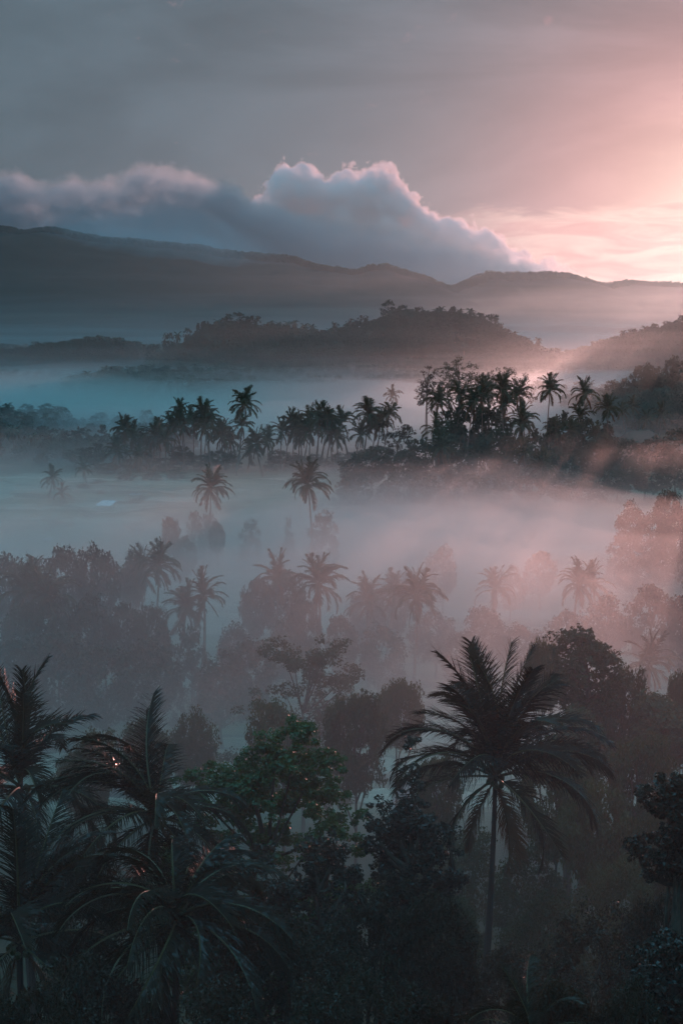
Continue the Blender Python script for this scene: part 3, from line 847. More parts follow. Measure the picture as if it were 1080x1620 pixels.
G5 = 'trees of the misty row on the near side of the field'
rowt = [(25, 1010, 120, 158, 'lumpy'), (95, 1000, 130, 160, 'round'), (165, 1020, 120, 156, 'lumpy'), (235, 1010, 110, 160, 'round'), (395, 1010, 90, 160, 'lumpy'), (300, 985, 70, 168, 'bush'), (350, 1030, 110, 158, 'lumpy'), (450, 980, 80, 176, 'lumpy'), (600, 985, 90, 178, 'lumpy'), (735, 1000, 90, 180, 'round'), (870, 1005, 90, 172, 'lumpy'), (8, 878, 80, 190, 'round'), (52, 894, 62, 186, 'lumpy'), (104, 868, 78, 192, 'round'), (150, 862, 78, 188, 'lumpy'), (212, 874, 54, 196, 'loose'), (80, 935, 90, 172, 'lumpy'), (140, 940, 90, 170, 'round'), (30, 955, 90, 168, 'lumpy'), (190, 955, 70, 172, 'loose'),
        (240, 960, 70, 170, 'lumpy'), (370, 985, 60, 175, 'round'), (405, 915, 60, 190, 'lumpy'), (455, 905, 75, 192, 'round'), (480, 950, 60, 180, 'lumpy'), (575, 925, 70, 205, 'lumpy'), (620, 920, 60, 210, 'round'), (540, 975, 60, 178, 'round'), (690, 965, 90, 195, 'lumpy'),
        (765, 960, 80, 190, 'round'), (820, 985, 90, 185, 'lumpy'), (900, 965, 90, 185, 'round'), (960, 940, 90, 192, 'lumpy'), (1030, 925, 90, 188, 'round'), (1080, 940, 80, 180, 'lumpy'), (700, 862, 62, 235, 'lumpy'), (640, 905, 46, 240, 'loose'), (855, 872, 55, 240, 'round'), (808, 895, 50, 230, 'lumpy')]
for i, (x, y, w, Y, k) in enumerate(sorted(rowt)):
    tree(x, y, w, Y, k, 'misty rounded tree, %s from the left in the near tree row' % ORD[i + 1], 'mid', i, G5)

# shrubs and small trees out in the field
tree(268, 820, 34, 250, 'loose', 'slim hazy tree in the field, taller of the pair left of the central palm', 'mid', 1, None)
tree(288, 848, 46, 248, 'lumpy', 'low hazy tree at the foot of the slim tree in the field', 'mid', 2, None)
tree(343, 826, 30, 262, 'round', 'small rounded shrub below the hazy palm in the middle of the field', 'dark', 3, None, 'shrub', 'shrub')
tree(308, 808, 36, 285, 'bush', 'pale low shrub left of the hazy palm in the field', 'mid', 1, None, 'shrub', 'shrub')
tree(396, 820, 44, 285, 'bush', 'bushy fan-shaped shrub in the field, right of the hazy palm', 'mid', 2, None, 'shrub', 'shrub')
tree(456, 818, 24, 290, 'bush', 'tiny shrub between the fan-shaped shrub and the large hazy palm', 'mid', 3, None, 'shrub', 'shrub')
tree(158, 775, 26, 380, 'bush', 'low shrub beside the white field tarpaulin', 'mid', 0, None, 'shrub', 'shrub')
tree(66, 716, 24, 440, 'umbrella', 'small flat-topped tree in the mist above the lone bushy palm', 'mid', 0, None)

# trees at the feet of the left grove
G6 = 'trees at the feet of the left grove'
und = [(118, 722, 40, 440, 'loose'), (150, 712, 44, 430, 'lumpy'), (172, 742, 34, 420, 'round'), (206, 736, 40, 425, 'lumpy'), (232, 728, 38, 430, 'round'), (262, 735, 40, 425, 'lumpy'), (288, 715, 44, 425, 'lumpy'), (318, 730, 40, 428, 'round'), (345, 724, 40, 425, 'lumpy'),
       (368, 722, 26, 430, 'bush'), (200, 752, 30, 405, 'bush'), (240, 752, 30, 405, 'bush'), (280, 748, 30, 408, 'bush'), (440, 722, 34, 440, 'round'), (468, 726, 36, 440, 'bush'), (500, 728, 40, 440, 'bush'), (535, 726, 40, 442, 'bush'), (570, 722, 40, 445, 'lumpy'), (600, 716, 40, 450, 'lumpy'), (157, 770, 24, 400, 'bush'), (132, 775, 26, 390, 'bush'), (428, 735, 22, 430, 'bush')]
for i, (x, y, w, Y, k) in enumerate(sorted(und)):
    tree(x, y - 10, w * 1.15, Y, k, 'dark leafy clump, %s from the left under the palms of the left grove' % ORD[i + 1], 'mid', i, G6)

# dense bank of trees on the right, between field and far mist
tree(628, 668, 72, 385, 'lumpy', 'very dark clumpy tree standing out at the end of the dense right bank', 'dark', 2, None, unique=True, ncl=42, per=60, leaf=.6, crad=1.5, cb=.4)
G7 = 'trees of the dense bank on the right'
bank = [(560, 728, 44, 372, 'lumpy'), (590, 718, 60, 375, 'lumpy'), (640, 722, 60, 372, 'round'), (672, 705, 56, 378, 'lumpy'), (700, 700, 50, 385, 'cone'), (716, 655, 50, 410, 'lumpy'), (745, 650, 60, 415, 'lumpy'), (775, 655, 60, 410, 'round'), (730, 715, 56, 372, 'lumpy'), (762, 700, 52, 380, 'cone'), (790, 690, 50, 385, 'lumpy'),
        (800, 725, 50, 368, 'lumpy'), (822, 700, 44, 390, 'round'), (846, 690, 50, 395, 'lumpy'), (872, 672, 48, 400, 'cone'), (868, 712, 56, 378, 'lumpy'), (900, 700, 50, 385, 'cone'), (893, 662, 44, 410, 'lumpy'), (922, 672, 48, 400, 'lumpy'), (940, 705, 56, 380, 'lumpy'), (960, 680, 54, 396, 'cone'), (985, 705, 60, 385, 'lumpy'), (1040, 700, 60, 392, 'round'), (1075, 690, 60, 390, 'lumpy'),
        (618, 752, 50, 350, 'bush'), (668, 748, 54, 352, 'lumpy'), (707, 745, 44, 352, 'cone'), (748, 748, 54, 355, 'lumpy'), (790, 755, 50, 350, 'bush'), (838, 752, 50, 352, 'lumpy'), (885, 748, 54, 356, 'lumpy'), (930, 745, 54, 358, 'bush'), (975, 742, 54, 360, 'lumpy'), (1020, 735, 60, 362, 'lumpy'), (1070, 730, 60, 362, 'round'), (575, 758, 50, 348, 'bush'), (545, 752, 40, 352, 'bush')]
for i, (x, y, w, Y, k) in enumerate(sorted(bank)):
    tree(x, y - (10 if Y > 360 else 0), w * 1.12, Y, k, 'dense dark tree, %s from the left in the bank of trees right of the field' % ORD[i + 1], 'mid', i + 1, G7, sink=.8)
tree(726, 561, 134, 560, 'umbrella', 'huge spreading flat-topped tree rising behind the right grove, with bare limbs showing', 'mid', 1, None, 'rain_tree', cb=.45, unique=True, ncl=260, per=34, leaf=.62, crad=1.5, limbs=22)
tree(800, 580, 104, 590, 'umbrella', 'paler flat-topped tree just right of the huge spreading tree', 'mid', 2, None, 'rain_tree', cb=.45, unique=True, ncl=180, per=30, leaf=.65, crad=1.5, limbs=14)
tree(676, 578, 44, 555, 'umbrella', 'dark flat clump of foliage at the left end of the huge spreading tree', 'dark', 3, None, 'rain_tree', cb=.5, unique=True, ncl=60, per=16, leaf=.9, crad=1.3, limbs=10)

G8 = 'trees on the reddish slope at the right edge'
for i, (x, y, w, k) in enumerate([(970, 602, 34, 'round'), (1012, 580, 36, 'loose'), (1026, 573, 34, 'umbrella'), (1044, 580, 40, 'lumpy'), (1064, 563, 24, 'loose'), (1078, 572, 30, 'lumpy'), (990, 598, 36, 'lumpy'), (1055, 592, 36, 'round')]):
    tree(x, y, w, 625, k, 'reddish backlit tree, number %s from the left on the slope at the right edge' % ['one', 'two', 'four', 'five', 'seven', 'eight', 'three', 'six'][i], 'mid', i, G8)

G9 = 'bushy trees at the right edge of the field'
for i, (x, y, w, Y, k) in enumerate([(985, 840, 60, 262, 'bush'), (1000, 792, 56, 280, 'lumpy'), (1032, 810, 60, 265, 'round'), (1058, 775, 50, 275, 'lumpy'), (1078, 800, 60, 262, 'lumpy'), (1050, 860, 80, 248, 'lumpy'), (1002, 880, 70, 245, 'round')]):
    tree(x, y, w, Y, k, 'hazy brownish tree, %s of the bushy group at the field\'s right edge' % ['low leftmost one', 'second from left', 'third from left', 'tallest', 'outermost right', 'broadest', 'lowest left'][i], 'mid', i + 2, G9)

for i, (x, y, w, Y, k) in enumerate([(1115, 800, 90, 225, 'lumpy'), (1160, 745, 100, 240, 'round'), (1215, 730, 110, 232, 'lumpy'), (1135, 715, 80, 285, 'lumpy'), (1195, 690, 90, 280, 'round'), (1265, 740, 110, 215, 'lumpy'), (1250, 680, 90, 275, 'lumpy'), (1130, 900, 120, 165, 'lumpy'), (1190, 860, 130, 172, 'round')]):
    tree(x, y, w, Y, k, 'tall hazy tree, %s of the stand continuing the bushy group past the right edge' % ORD[i + 1], 'mid', i + 1, G9)

# trees between the field row and the foreground
tree(478, 1008, 285, 120, 'tiered', 'large misty tree with tiered, upswept branches of clumped leaves in the centre', 'olive', 4, None, 'tiered_tree', cb=.25, unique=True, ncl=260, per=60, leaf=.30, crad=.75, limbs=30, trunk_r=.2)
for i, (x, y, w, Y, k, lb) in enumerate([
        (560, 1095, 120, 100, 'lumpy', 'dim rounded tree below the right end of the tiered tree'), (445, 1112, 130, 98, 'lumpy', 'dim rounded tree below the left end of the tiered tree'), (630, 1080, 90, 110, 'round', 'dim small tree between tiered tree and big palm'),
        (930, 994, 120, 92, 'lumpy', 'tallest brown-green tree behind the big palm, with a clumpy top'), (860, 1024, 66, 98, 'round', 'rounded tree top just left of the tallest brown-green tree'), (985, 1062, 90, 95, 'lumpy', 'brown-green tree on the right shoulder of the tallest one'),
        (1048, 1098, 90, 90, 'lumpy', 'reddish brown tree at the right edge below the pale palm crown'), (905, 1110, 130, 84, 'lumpy', 'wide leafy tree under the tallest brown-green tree'), (1010, 1165, 140, 78, 'lumpy', 'wide dim tree at the right below the reddish brown one'),
        (880, 1180, 130, 76, 'round', 'dim tree right behind the crown of the big palm'), (1082, 1070, 60, 100, 'lumpy', 'tree cut by the right edge beside the pale palm crown'), (960, 1240, 150, 70, 'lumpy', 'shadowy tree right of the big palm trunk'), (1060, 1270, 130, 68, 'round', 'shadowy tree at the right edge under the wide dim tree'),
        (140, 1158, 110, 96, 'lumpy', 'dim rounded tree between the edge palm and the wind-swept palm'), (232, 1140, 100, 102, 'round', 'dim rounded tree behind the tip of the wind-swept palm'), (300, 1120, 90, 108, 'lumpy', 'dim tree rising just left of the green tree'), (690, 1200, 90, 85, 'lumpy', 'dim tree behind the left fronds of the big palm'), (652, 1345, 140, 76, 'lumpy', 'dark round tree behind the foot of the sparse leaning tree'),
        (735, 1318, 140, 80, 'lumpy', 'dark tree filling the gap left of the big palm trunk'), (850, 1335, 150, 74, 'lumpy', 'dark tree filling the gap right of the big palm trunk'), (700, 1400, 170, 62, 'round', 'low dark tree in front of the gap beside the big trunk'),
        (870, 1420, 180, 60, 'lumpy', 'low dark tree below the drooping right fronds of the big palm'), (985, 1350, 170, 62, 'lumpy', 'low dark tree below the shadowy right-hand crowns')]):
    tree(x, y, w, Y, k, lb, 'olive', i, None, unique=(x in (930, 905, 1048)), sub=(x in (930, 905)))

for i, (x, y, w, Y, k) in enumerate([(1150, 1120, 130, 88, 'lumpy'), (1215, 1060, 140, 98, 'round'), (1180, 1250, 170, 68, 'lumpy'), (1290, 1180, 170, 76, 'round'), (1160, 1420, 200, 46, 'lumpy'), (1300, 1350, 220, 52, 'lumpy'),
        (-70, 1180, 140, 84, 'lumpy'), (-150, 1120, 140, 96, 'round'), (-120, 1320, 200, 56, 'lumpy'), (-90, 1480, 220, 42, 'lumpy')]):
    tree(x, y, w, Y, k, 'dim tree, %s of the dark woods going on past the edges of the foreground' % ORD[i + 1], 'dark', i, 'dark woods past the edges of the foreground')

# house, tarpaulin and huts
def prim_box(g, lo, hi, m=0):
    v = [(x, y, z) for x in (lo[0], hi[0]) for y in (lo[1], hi[1]) for z in (lo[2], hi[2])]
    g.add(v, [(0, 1, 3, 2), (4, 6, 7, 5), (0, 4, 5, 1), (2, 3, 7, 6), (0, 2, 6, 4), (1, 5, 7, 3)], m=m)
def plain(name, col, rough=.8, spec=.3):
    m, g, out = new_mat(name)
    n = g.noise(g.n.new('ShaderNodeTexCoord').outputs['Object'], 2.5, 5, .6)
    bsdf(g, out, g.mix(n, tuple(c * .6 for c in col[:3]) + (1,), tuple(min(1, c * 1.3) for c in col[:3]) + (1,)), rough, spec)
    return m
W_WALL, W_ROOF, W_TARP, W_WOOD = plain('hut_wall', (.35, .33, .3)), plain('roof_tile', (.16, .08, .06)), plain('white_sheeting', (.75, .77, .78), .5), plain('old_wood', (.10, .08, .06))
def hut(name, label, px, py, Y, w, d, hw, hr, roofmat, turn=0.0):
    c = P(px, py, Y); gz = h1(c.x, Y)
    root = bpy.data.objects.new(name, None); COL.objects.link(root); root.location = (c.x, Y, gz); root.rotation_euler = (0, 0, turn)
    set_thing(root, label, 'house' if name == 'house' else 'hut')
    zt = c.z - gz; hw = zt - hr
    g = Geo(); prim_box(g, (-w / 2, -d / 2, -1), (w / 2, d / 2, hw)); add_obj('wall', g.mesh('wall', [W_WALL]), root)
    g = Geo(); e = .7; a, b = w / 2 + e, d / 2 + e; rl = w * .28
    v = [(-a, -b, hw), (a, -b, hw), (a, b, hw), (-a, b, hw), (-rl, 0, hw + hr), (rl, 0, hw + hr), (-a, -b, hw - .15), (a, -b, hw - .15), (a, b, hw - .15), (-a, b, hw - .15)]
    g.add(v, [(0, 1, 5, 4), (2, 3, 4, 5), (6, 7, 1, 0), (7, 8, 2, 1), (8, 9, 3, 2), (9, 6, 0, 3), (9, 8, 7, 6)], [(1, 2, 5), (3, 0, 4)])
    add_obj('roof', g.mesh('roof', [roofmat]), root)
    g = Geo(); prim_box(g, (-.5, -d / 2 - .06, 0), (.5, -d / 2 - .004, min(2.0, hw - .3))); add_obj('door', g.mesh('door', [W_WOOD]), root)
    for sx in (-1, 1):
        g = Geo(); prim_box(g, (sx * w * .3 - .5, -d / 2 - .05, .9), (sx * w * .3 + .5, -d / 2 - .004, min(1.9, hw - .35))); add_obj('window', g.mesh('window', [W_WOOD]), root)
hut('house', 'house with a dark hipped roof half buried in trees at the right', 1012, 681, 408, 11, 8, 3, 3.2, W_ROOF, .15)
hut('hut', 'tiny pale-roofed hut among the misty trees in the middle', 752, 982, ground_Y(752, 994), 1.5, 1.5, 2, .6, W_TARP, .3)
def shelter(name, label, px, py, Y, w, d, tilt, zpost, mat=None):
    Y = ground_Y(px, py + 9); c = P(px, py, Y); gz = h1(c.x, Y)
    root = bpy.data.objects.new(name, None); COL.objects.link(root); root.location = (c.x, Y, gz); set_thing(root, label, 'shelter')
    root.rotation_euler = (0, 0, -.12)
    top = max(1.2, c.z - gz)
    n = 22; X = np.linspace(-w / 2, w / 2, n * 2 + 1); z = np.where(np.arange(len(X)) % 2, .05, 0.0)
    g = Geo(); V = np.concatenate([np.stack([X - .5, 0 * X - d / 2, z + top - tilt / 2], -1), np.stack([X + .5, 0 * X + d / 2, z + top + tilt / 2], -1)])
    k = len(X); i = np.arange(k - 1)
    g.add(V, np.stack([i, i + 1, i + 1 + k, i + k], -1)); add_obj('roof_sheet', g.mesh('roof_sheet', [mat or W_TARP]), root)
    for sx in (-1, 1):
        for sy in (-1, 1):
            g = Geo(); x, y = sx * (w / 2 - .3), sy * (d / 2 - .2); prim_box(g, (x - .06, y - .06, -.4), (x + .06, y + .06, top + sy * tilt / 2 - .06)); add_obj('post', g.mesh('post', [W_WOOD]), root)
shelter('field_shelter', 'low shelter with a bright white corrugated roof at the left edge of the field', 168, 796, 345, 4.0, 3.4, .9, 2)
shelter('field_shelter', 'tiny white-roofed shelter alone in the left part of the field, nearer than the bright one', 76, 853, 270, 1.9, 1.4, .4, 2)
shelter('field_shelter', 'small grey-roofed shelter between the left grove and the field', 214, 782, 372, 3.4, 1.6, .3, 2, plain('weathered_sheeting', (.30, .30, .29)))

# ---------------------------------------------------------------- foreground
# frond spec: azimuth in degrees (0 = to the right, 90 = away, 180 = to the left, 270 = towards the camera), class, size
big = [(30, 0, 1.12), (130, 0, 1.15), (210, 0, 1.12), (300, 0, 1.12), (345, 0, 1.0), (110, 1, 1.1), (10, 1, 1.05), (10, 0, 1.15), (80, 0, 1.1), (170, 0, 1.18), (250, 0, 1.1), (140, 1, 1.1), (40, 1, 1.1), (215, 1, 1.05), (300, 1, 1.1), (352, 1, 1.1), (185, 1, 1.0),
       (178, 2, 1.12), (2, 2, 1.05), (60, 2, 1.0), (120, 2, 1.0), (235, 2, 1.05), (318, 2, 1.05),
       (172, 3, 1.1), (350, 3, 1.12), (205, 3, 1.1), (184, 2, 1.15), (355, 2, 1.15), (20, 3, 1.05), (95, 3, 1.0), (330, 4, 1.1), (188, 4, 1.05), (292, 4, 1.0), (352, 4, 1.0), (150, 4, 1.0),
       (200, 5, 1.0), (340, 5, .95), (300, 6, .95), (80, 6, .9), (200, 6, .8)]
palm(783, 1222, 56, 'big coconut palm with a full dark crown rising above the right foreground', 0, seed=3, spec=big, scale=1.08)
p2 = [(75, 0, .95), (60, 0, .8), (160, 1, .9), (178, 1, 1.0), (190, 1, 1.0), (200, 2, 1.0), (165, 2, .95), (100, 1, .8), (140, 2, 1), (230, 2, 1), (270, 2, .9), (320, 2, .8), (350, 3, .8),
      (180, 3, 1.1), (205, 3, 1.05), (160, 4, 1.05), (190, 4, 1.0), (240, 3, 1), (290, 3, .9), (330, 4, .9), (15, 4, .9), (220, 5, 1), (260, 5, 1), (310, 5, .95), (0, 5, .9), (240, 6, 1), (300, 6, .9)]
palm(246, 1282, 47, 'wind-swept coconut palm left of the green tree, its upper fronds blown to the left', 0, seed=8, spec=p2)
palm(32, 1238, 50, 'coconut palm at the left edge with tall upswept fronds', 0, seed=21, nf=26, scale=1.0)
p3 = [(k * 360 / 9 + 12, 3, .95) for k in range(9)] + [(k * 360 / 9 + 30, 4, 1.0) for k in range(9)] + [(k * 360 / 7, 2, .9) for k in range(7)] + [(265, 5, 1), (300, 5, 1), (230, 5, 1), (200, 5, 1)] + [(60, 1, .8), (200, 1, .8), (320, 1, .7)]
palm(278, 1446, 38, 'low palm at the bottom left, seen from above with pale ribs radiating downwards', 0, seed=5, spec=p3, scale=.95)
palm(30, 1480, 40, 'shadowy palm filling the bottom left corner under the edge palm', 0, seed=30, nf=24)
palm(842, 1632, 30, 'low palm at the bottom with wet fronds catching the light below the big palm', 0, seed=17, nf=13, scale=.42)

tree(424, 1118, 345, 52, 'lumpy', 'fresh green leafy tree with rounded clumps of leaves between the two dark palms', 'green', 6, None, 'green_tree', cb=.30, unique=True, ncl=330, per=190, leaf=.17, crad=.62, limbs=40, trunk_r=.15, sub=True, asp=.7)
tree(612, 1150, 130, 50, 'loose', 'dark sparse tree with separate leaf clumps, leaning between green tree and big palm', 'dark', 5, None, 'sparse_tree', cb=.38, unique=True, ncl=75, per=140, leaf=.14, crad=.48, limbs=34, trunk_r=.12, sub=True, asp=.7, leanx=.9)
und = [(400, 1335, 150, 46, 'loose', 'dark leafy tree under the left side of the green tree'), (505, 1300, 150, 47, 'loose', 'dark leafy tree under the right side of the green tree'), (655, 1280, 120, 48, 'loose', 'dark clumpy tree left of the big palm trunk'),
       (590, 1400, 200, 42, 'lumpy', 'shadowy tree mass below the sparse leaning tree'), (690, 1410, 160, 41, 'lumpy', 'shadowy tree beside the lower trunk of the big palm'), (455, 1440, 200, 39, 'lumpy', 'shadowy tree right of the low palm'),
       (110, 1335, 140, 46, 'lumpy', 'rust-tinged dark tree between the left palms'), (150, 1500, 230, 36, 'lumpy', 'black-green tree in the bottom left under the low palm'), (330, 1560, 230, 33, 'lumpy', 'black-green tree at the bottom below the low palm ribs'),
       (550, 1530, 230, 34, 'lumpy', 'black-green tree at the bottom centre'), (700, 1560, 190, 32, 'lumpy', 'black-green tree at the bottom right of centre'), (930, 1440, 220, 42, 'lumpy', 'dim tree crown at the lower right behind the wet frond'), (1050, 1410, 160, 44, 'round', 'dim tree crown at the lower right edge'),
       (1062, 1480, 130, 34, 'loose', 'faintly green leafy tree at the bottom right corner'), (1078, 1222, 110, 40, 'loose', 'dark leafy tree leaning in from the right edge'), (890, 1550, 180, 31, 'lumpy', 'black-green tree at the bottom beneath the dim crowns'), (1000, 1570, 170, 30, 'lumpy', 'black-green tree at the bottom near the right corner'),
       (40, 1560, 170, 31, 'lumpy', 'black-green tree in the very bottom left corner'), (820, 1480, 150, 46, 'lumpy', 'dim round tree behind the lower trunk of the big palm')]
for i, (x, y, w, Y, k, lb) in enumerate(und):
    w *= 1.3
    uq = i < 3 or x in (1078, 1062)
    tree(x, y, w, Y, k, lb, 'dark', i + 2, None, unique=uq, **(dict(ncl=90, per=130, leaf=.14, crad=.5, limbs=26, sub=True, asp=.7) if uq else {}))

# flooded paddies seen between the foreground crowns
m_w, g_, out_ = new_mat('still_water')
nw = g_.noise(g_.n.new('ShaderNodeNewGeometry').outputs['Position'], 1.2, 3, .5)
bsdf(g_, out_, (0.03, 0.04, 0.04, 1), .06, .6, normal=bump(g_, nw, .08, .02))
def paddy(px0, px1, py0, py1, seed):
    a, b = P((px0 + px1) / 2, py1, 1), None
    # march the two rays down to the ground level
    def hit(px, py):
        d = ray(px, py); t = 20.0
        for _ in range(4000):
            p = Vector((0, 0, CAM_Z)) + d * t
            if p.z < h1(p.x, p.y): break
            t += .5
        return p
    A, B, C_, D_ = hit(px0, py1), hit(px1, py1), hit(px1, py0), hit(px0, py0)
    cx = (A + B + C_ + D_) / 4
    n = 40; an = np.linspace(0, 2 * np.pi, n, endpoint=False)
    rx = abs(B.x - A.x) / 2; ry = max(2.0, abs(D_.y - A.y) / 2)
    k = (np.abs(np.cos(an)) ** 4 + np.abs(np.sin(an)) ** 4) ** -.25 * (1 + .12 * np.sin(an * 3 + seed))
    X, Y = cx.x + rx * k * np.cos(an), cx.y + ry * k * np.sin(an)
    zz = np.max(H(X, Y)) + .03
    top = np.stack([X, Y, np.full(n, zz)], -1); bot = top.copy(); bot[:, 2] -= 1.5; bot[:, :2] = (bot[:, :2] - [cx.x, cx.y]) * 1.04 + [cx.x, cx.y]
    v = np.concatenate([top * 1.0, bot, [[cx.x, cx.y, zz]]]); i = np.arange(n); j = np.roll(i, -1)
    me = mesh_from('paddy_water', v, [np.stack([i, i + n, j + n, j], -1), np.stack([i, j, np.full(n, 2 * n)], -1)], [m_w])
    o = add_obj('paddy_water', me, kind='structure')
paddy(100, 190, 1212, 1226, 1); paddy(110, 230, 1238, 1262, 2); paddy(620, 700, 1255, 1290, 3)
if N_WARN: print('WARN', N_WARN)

# ---------------------------------------------------------------- air: haze and banks of ground mist
def vol_mat(name, density, color, aniso):
    m, g, out = new_mat(name)
    v = g.n.new('ShaderNodeVolumePrincipled')
    v.inputs['Color'].default_value = color; v.inputs['Density'].default_value = density
    v.inputs['Anisotropy'].default_value = aniso
    g.l.new(v.outputs[0], out.inputs['Volume'])
    m.cycles.homogeneous_volume = True
    return m

def mist_mat(name, density, col=None):
    m, g, out = new_mat(name)
    add = g.n.new('ShaderNodeAddShader')
    for i, (k, an) in enumerate(((.34, .85), (.66, .15))):     # water droplets: a strong forward lobe over an even one
        v = g.n.new('ShaderNodeVolumePrincipled')
        v.inputs['Color'].default_value = col or MCOL; v.inputs['Density'].default_value = density * k
        v.inputs['Anisotropy'].default_value = an
        g.l.new(v.outputs[0], add.inputs[i])
    g.l.new(add.outputs[0], out.inputs['Volume']); m.cycles.homogeneous_volume = True
    return m
MCOL = (0.85, 0.97, 0.995, 1)
HAZE = vol_mat('haze_air', 3.8e-5, (0.56, 0.90, 1.0, 1), 0.72)
def box_mesh(name, lo, hi, mats):
    v = [(x, y, z) for x in (lo[0], hi[0]) for y in (lo[1], hi[1]) for z in (lo[2], hi[2])]
    f = [(0, 1, 3, 2), (4, 6, 7, 5), (0, 4, 5, 1), (2, 3, 7, 6), (0, 2, 6, 4), (1, 5, 7, 3)]
    return mesh_from(name, v, np.array(f), mats)
GX = 0.0
for o in bpy.data.objects:
    if o.name == 'ground':
        bb = [Vector(c) for c in o.bound_box]
        lo = [min(c[i] for c in bb) for i in range(3)]; hi = [max(c[i] for c in bb) for i in range(3)]
HZ_TOP = hi[2] + 60
add_obj('haze', box_mesh('haze', (lo[0] - 50, lo[1] - 50, lo[2] - 1.0), (hi[0] + 50, hi[1] + 50, HZ_TOP), [HAZE]), kind='stuff')

def mist_bank(x0, x1, y0, y1, zb, top, mat, amp, scale, seed, nx=90, ny=120, hole=0.0, edge=0.22, log=False, rthin=0.0):
    """A closed, flat bank of mist with a rolling top that thins out to nothing at its rim."""
    u = np.linspace(0, 1, nx); v = np.linspace(0, 1, ny)
    if log: yy = y0 * (y1 / y0) ** v
    else: yy = y0 + (y1 - y0) * v
    V, U = np.meshgrid(v, u, indexing='ij')
    Y, X = np.meshgrid(yy, x0 + (x1 - x0) * u, indexing='ij')
    e = sstep(np.minimum(U, 1 - U), 0, edge) * sstep(np.minimum(V, 1 - V), 0, edge)
    n = fbm(X / scale, Y / (scale * 0.8), seed, 5, .55)
    f = np.clip(e * (1 - hole + (n - 0.5) * amp), 0, None)
    f = f * (1 - rthin * sstep(X / np.maximum(Y, 60), .10, .24))
    f = np.where((U < 1e-6) | (U > 1 - 1e-6) | (V < 1e-6) | (V > 1 - 1e-6), 0, f)
    Zt = zb + 0.05 + ((top(Y) if callable(top) else top) - zb) * f
    r, c = X.shape; N = r * c
    i = np.arange(N).reshape(r, c)
    ft = np.stack([i[:-1, :-1], i[:-1, 1:], i[1:, 1:], i[1:, :-1]], -1).reshape(-1, 4)
    b = np.concatenate([i[0, :], i[1:, -1], i[-1, ::-1][1:], i[::-1, 0][1:-1]])
    vt = np.stack([X, Y, Zt], -1).reshape(-1, 3)
    vb = vt[b].copy(); vb[:, 2] = zb
    bi = N + np.arange(len(b)); nb = np.roll(bi, -1); bt = b; nbt = np.roll(b, -1)
    side = np.stack([bi, nb, nbt, bt], -1)
    cen = np.array([[(x0 + x1) / 2, (y0 + y1) / 2, zb]])
    fan = np.stack([bi, np.full(len(bi), N + len(b)), nb], -1)
    me = mesh_from('mist', np.concatenate([vt, vb, cen]), [ft, side, fan], [mat], True)
    return add_obj('mist', me, kind='stuff')

W = lambda *p: (lambda Y: np.interp(Y, p[0::2], p[1::2]))
mist_bank(-260, 260, -60, 130, 2, W(-60, 54, 30, 53, 110, 46), mist_mat('mist_near', .0016, (.98, .92, .93, 1)), 0.3, 60, 21, nx=50, ny=50)
# over the near valley: deep at first, low-lying over the fields
for i, (t0, t1, d) in enumerate(((47, 33, .0005), (42, 26, .0009), (38, 22, .0014), (35, 19.5, .0024), (31, 18, .0036), (27, 17, .0040), (22, 16, .0050))):
    mist_bank(-620 + 15 * i, 620 - 15 * i, 26 + 7 * i, 560 - 12 * i, 2, W(60, t0, 195, t0 - 2, 255, t1 + 3, 310, t1, 560, t1), mist_mat('mist_valley', d), .5 + .15 * i, 95 - 9 * i, 1 + i, nx=110, ny=110, edge=.16, rthin=.17)
for i, (t, d) in enumerate(((28, .005), (23, .010), (19, .014))):
    mist_bank(-85, 140, 236 + 3 * i, 376, 4, t, mist_mat('mist_sunlit', d), .5, 45, 46 + 5 * i, edge=.48)
mist_bank(-190, 120, 192, 272, 4, 33, mist_mat('mist_veil', .0085), 0.9, 40, 48, edge=.48)
mist_bank(-250, 40, 225, 360, 4, 21, mist_mat('mist_field', .003), 0.9, 45, 47, edge=.48)
# between the groves and the wooded hill
for i, (t, d) in enumerate(((70, .00006), (58, .00006), (48, .00008), (41, .00013), (35, .0002), (31, .0004), (27.5, .0008), (24.5, .0017), (22, .0034), (19.5, .0070))):
    mist_bank(-1100 + 20 * i, 1100 - 20 * i, 330 + 12 * i, 1330 - 12 * i, 2, W(330, t * .5 + 8, 620, t, 1330, t), mist_mat('mist_basin', d, (.74, .95, .99, 1)), .35 + .07 * i, 230 - 13 * i, 31 + i, nx=110, ny=110, edge=.2)
# beyond the hill, up to the foot of the mountains
for i, (t, d) in enumerate(((165, .000010), (140, .000014), (118, .000025), (98, .00005), (80, .00009), (65, .00016), (52, .0003), (41, .0006), (32, .0011))):
    mist_bank(-2800 + 30 * i, 2800 - 30 * i, 1150 + 20 * i, 4500 - 60 * i, 2, t, mist_mat('mist_far', d, (.66, .93, .99, 1)), .3 + .06 * i, 480 - 25 * i, 61 + i, edge=.2)
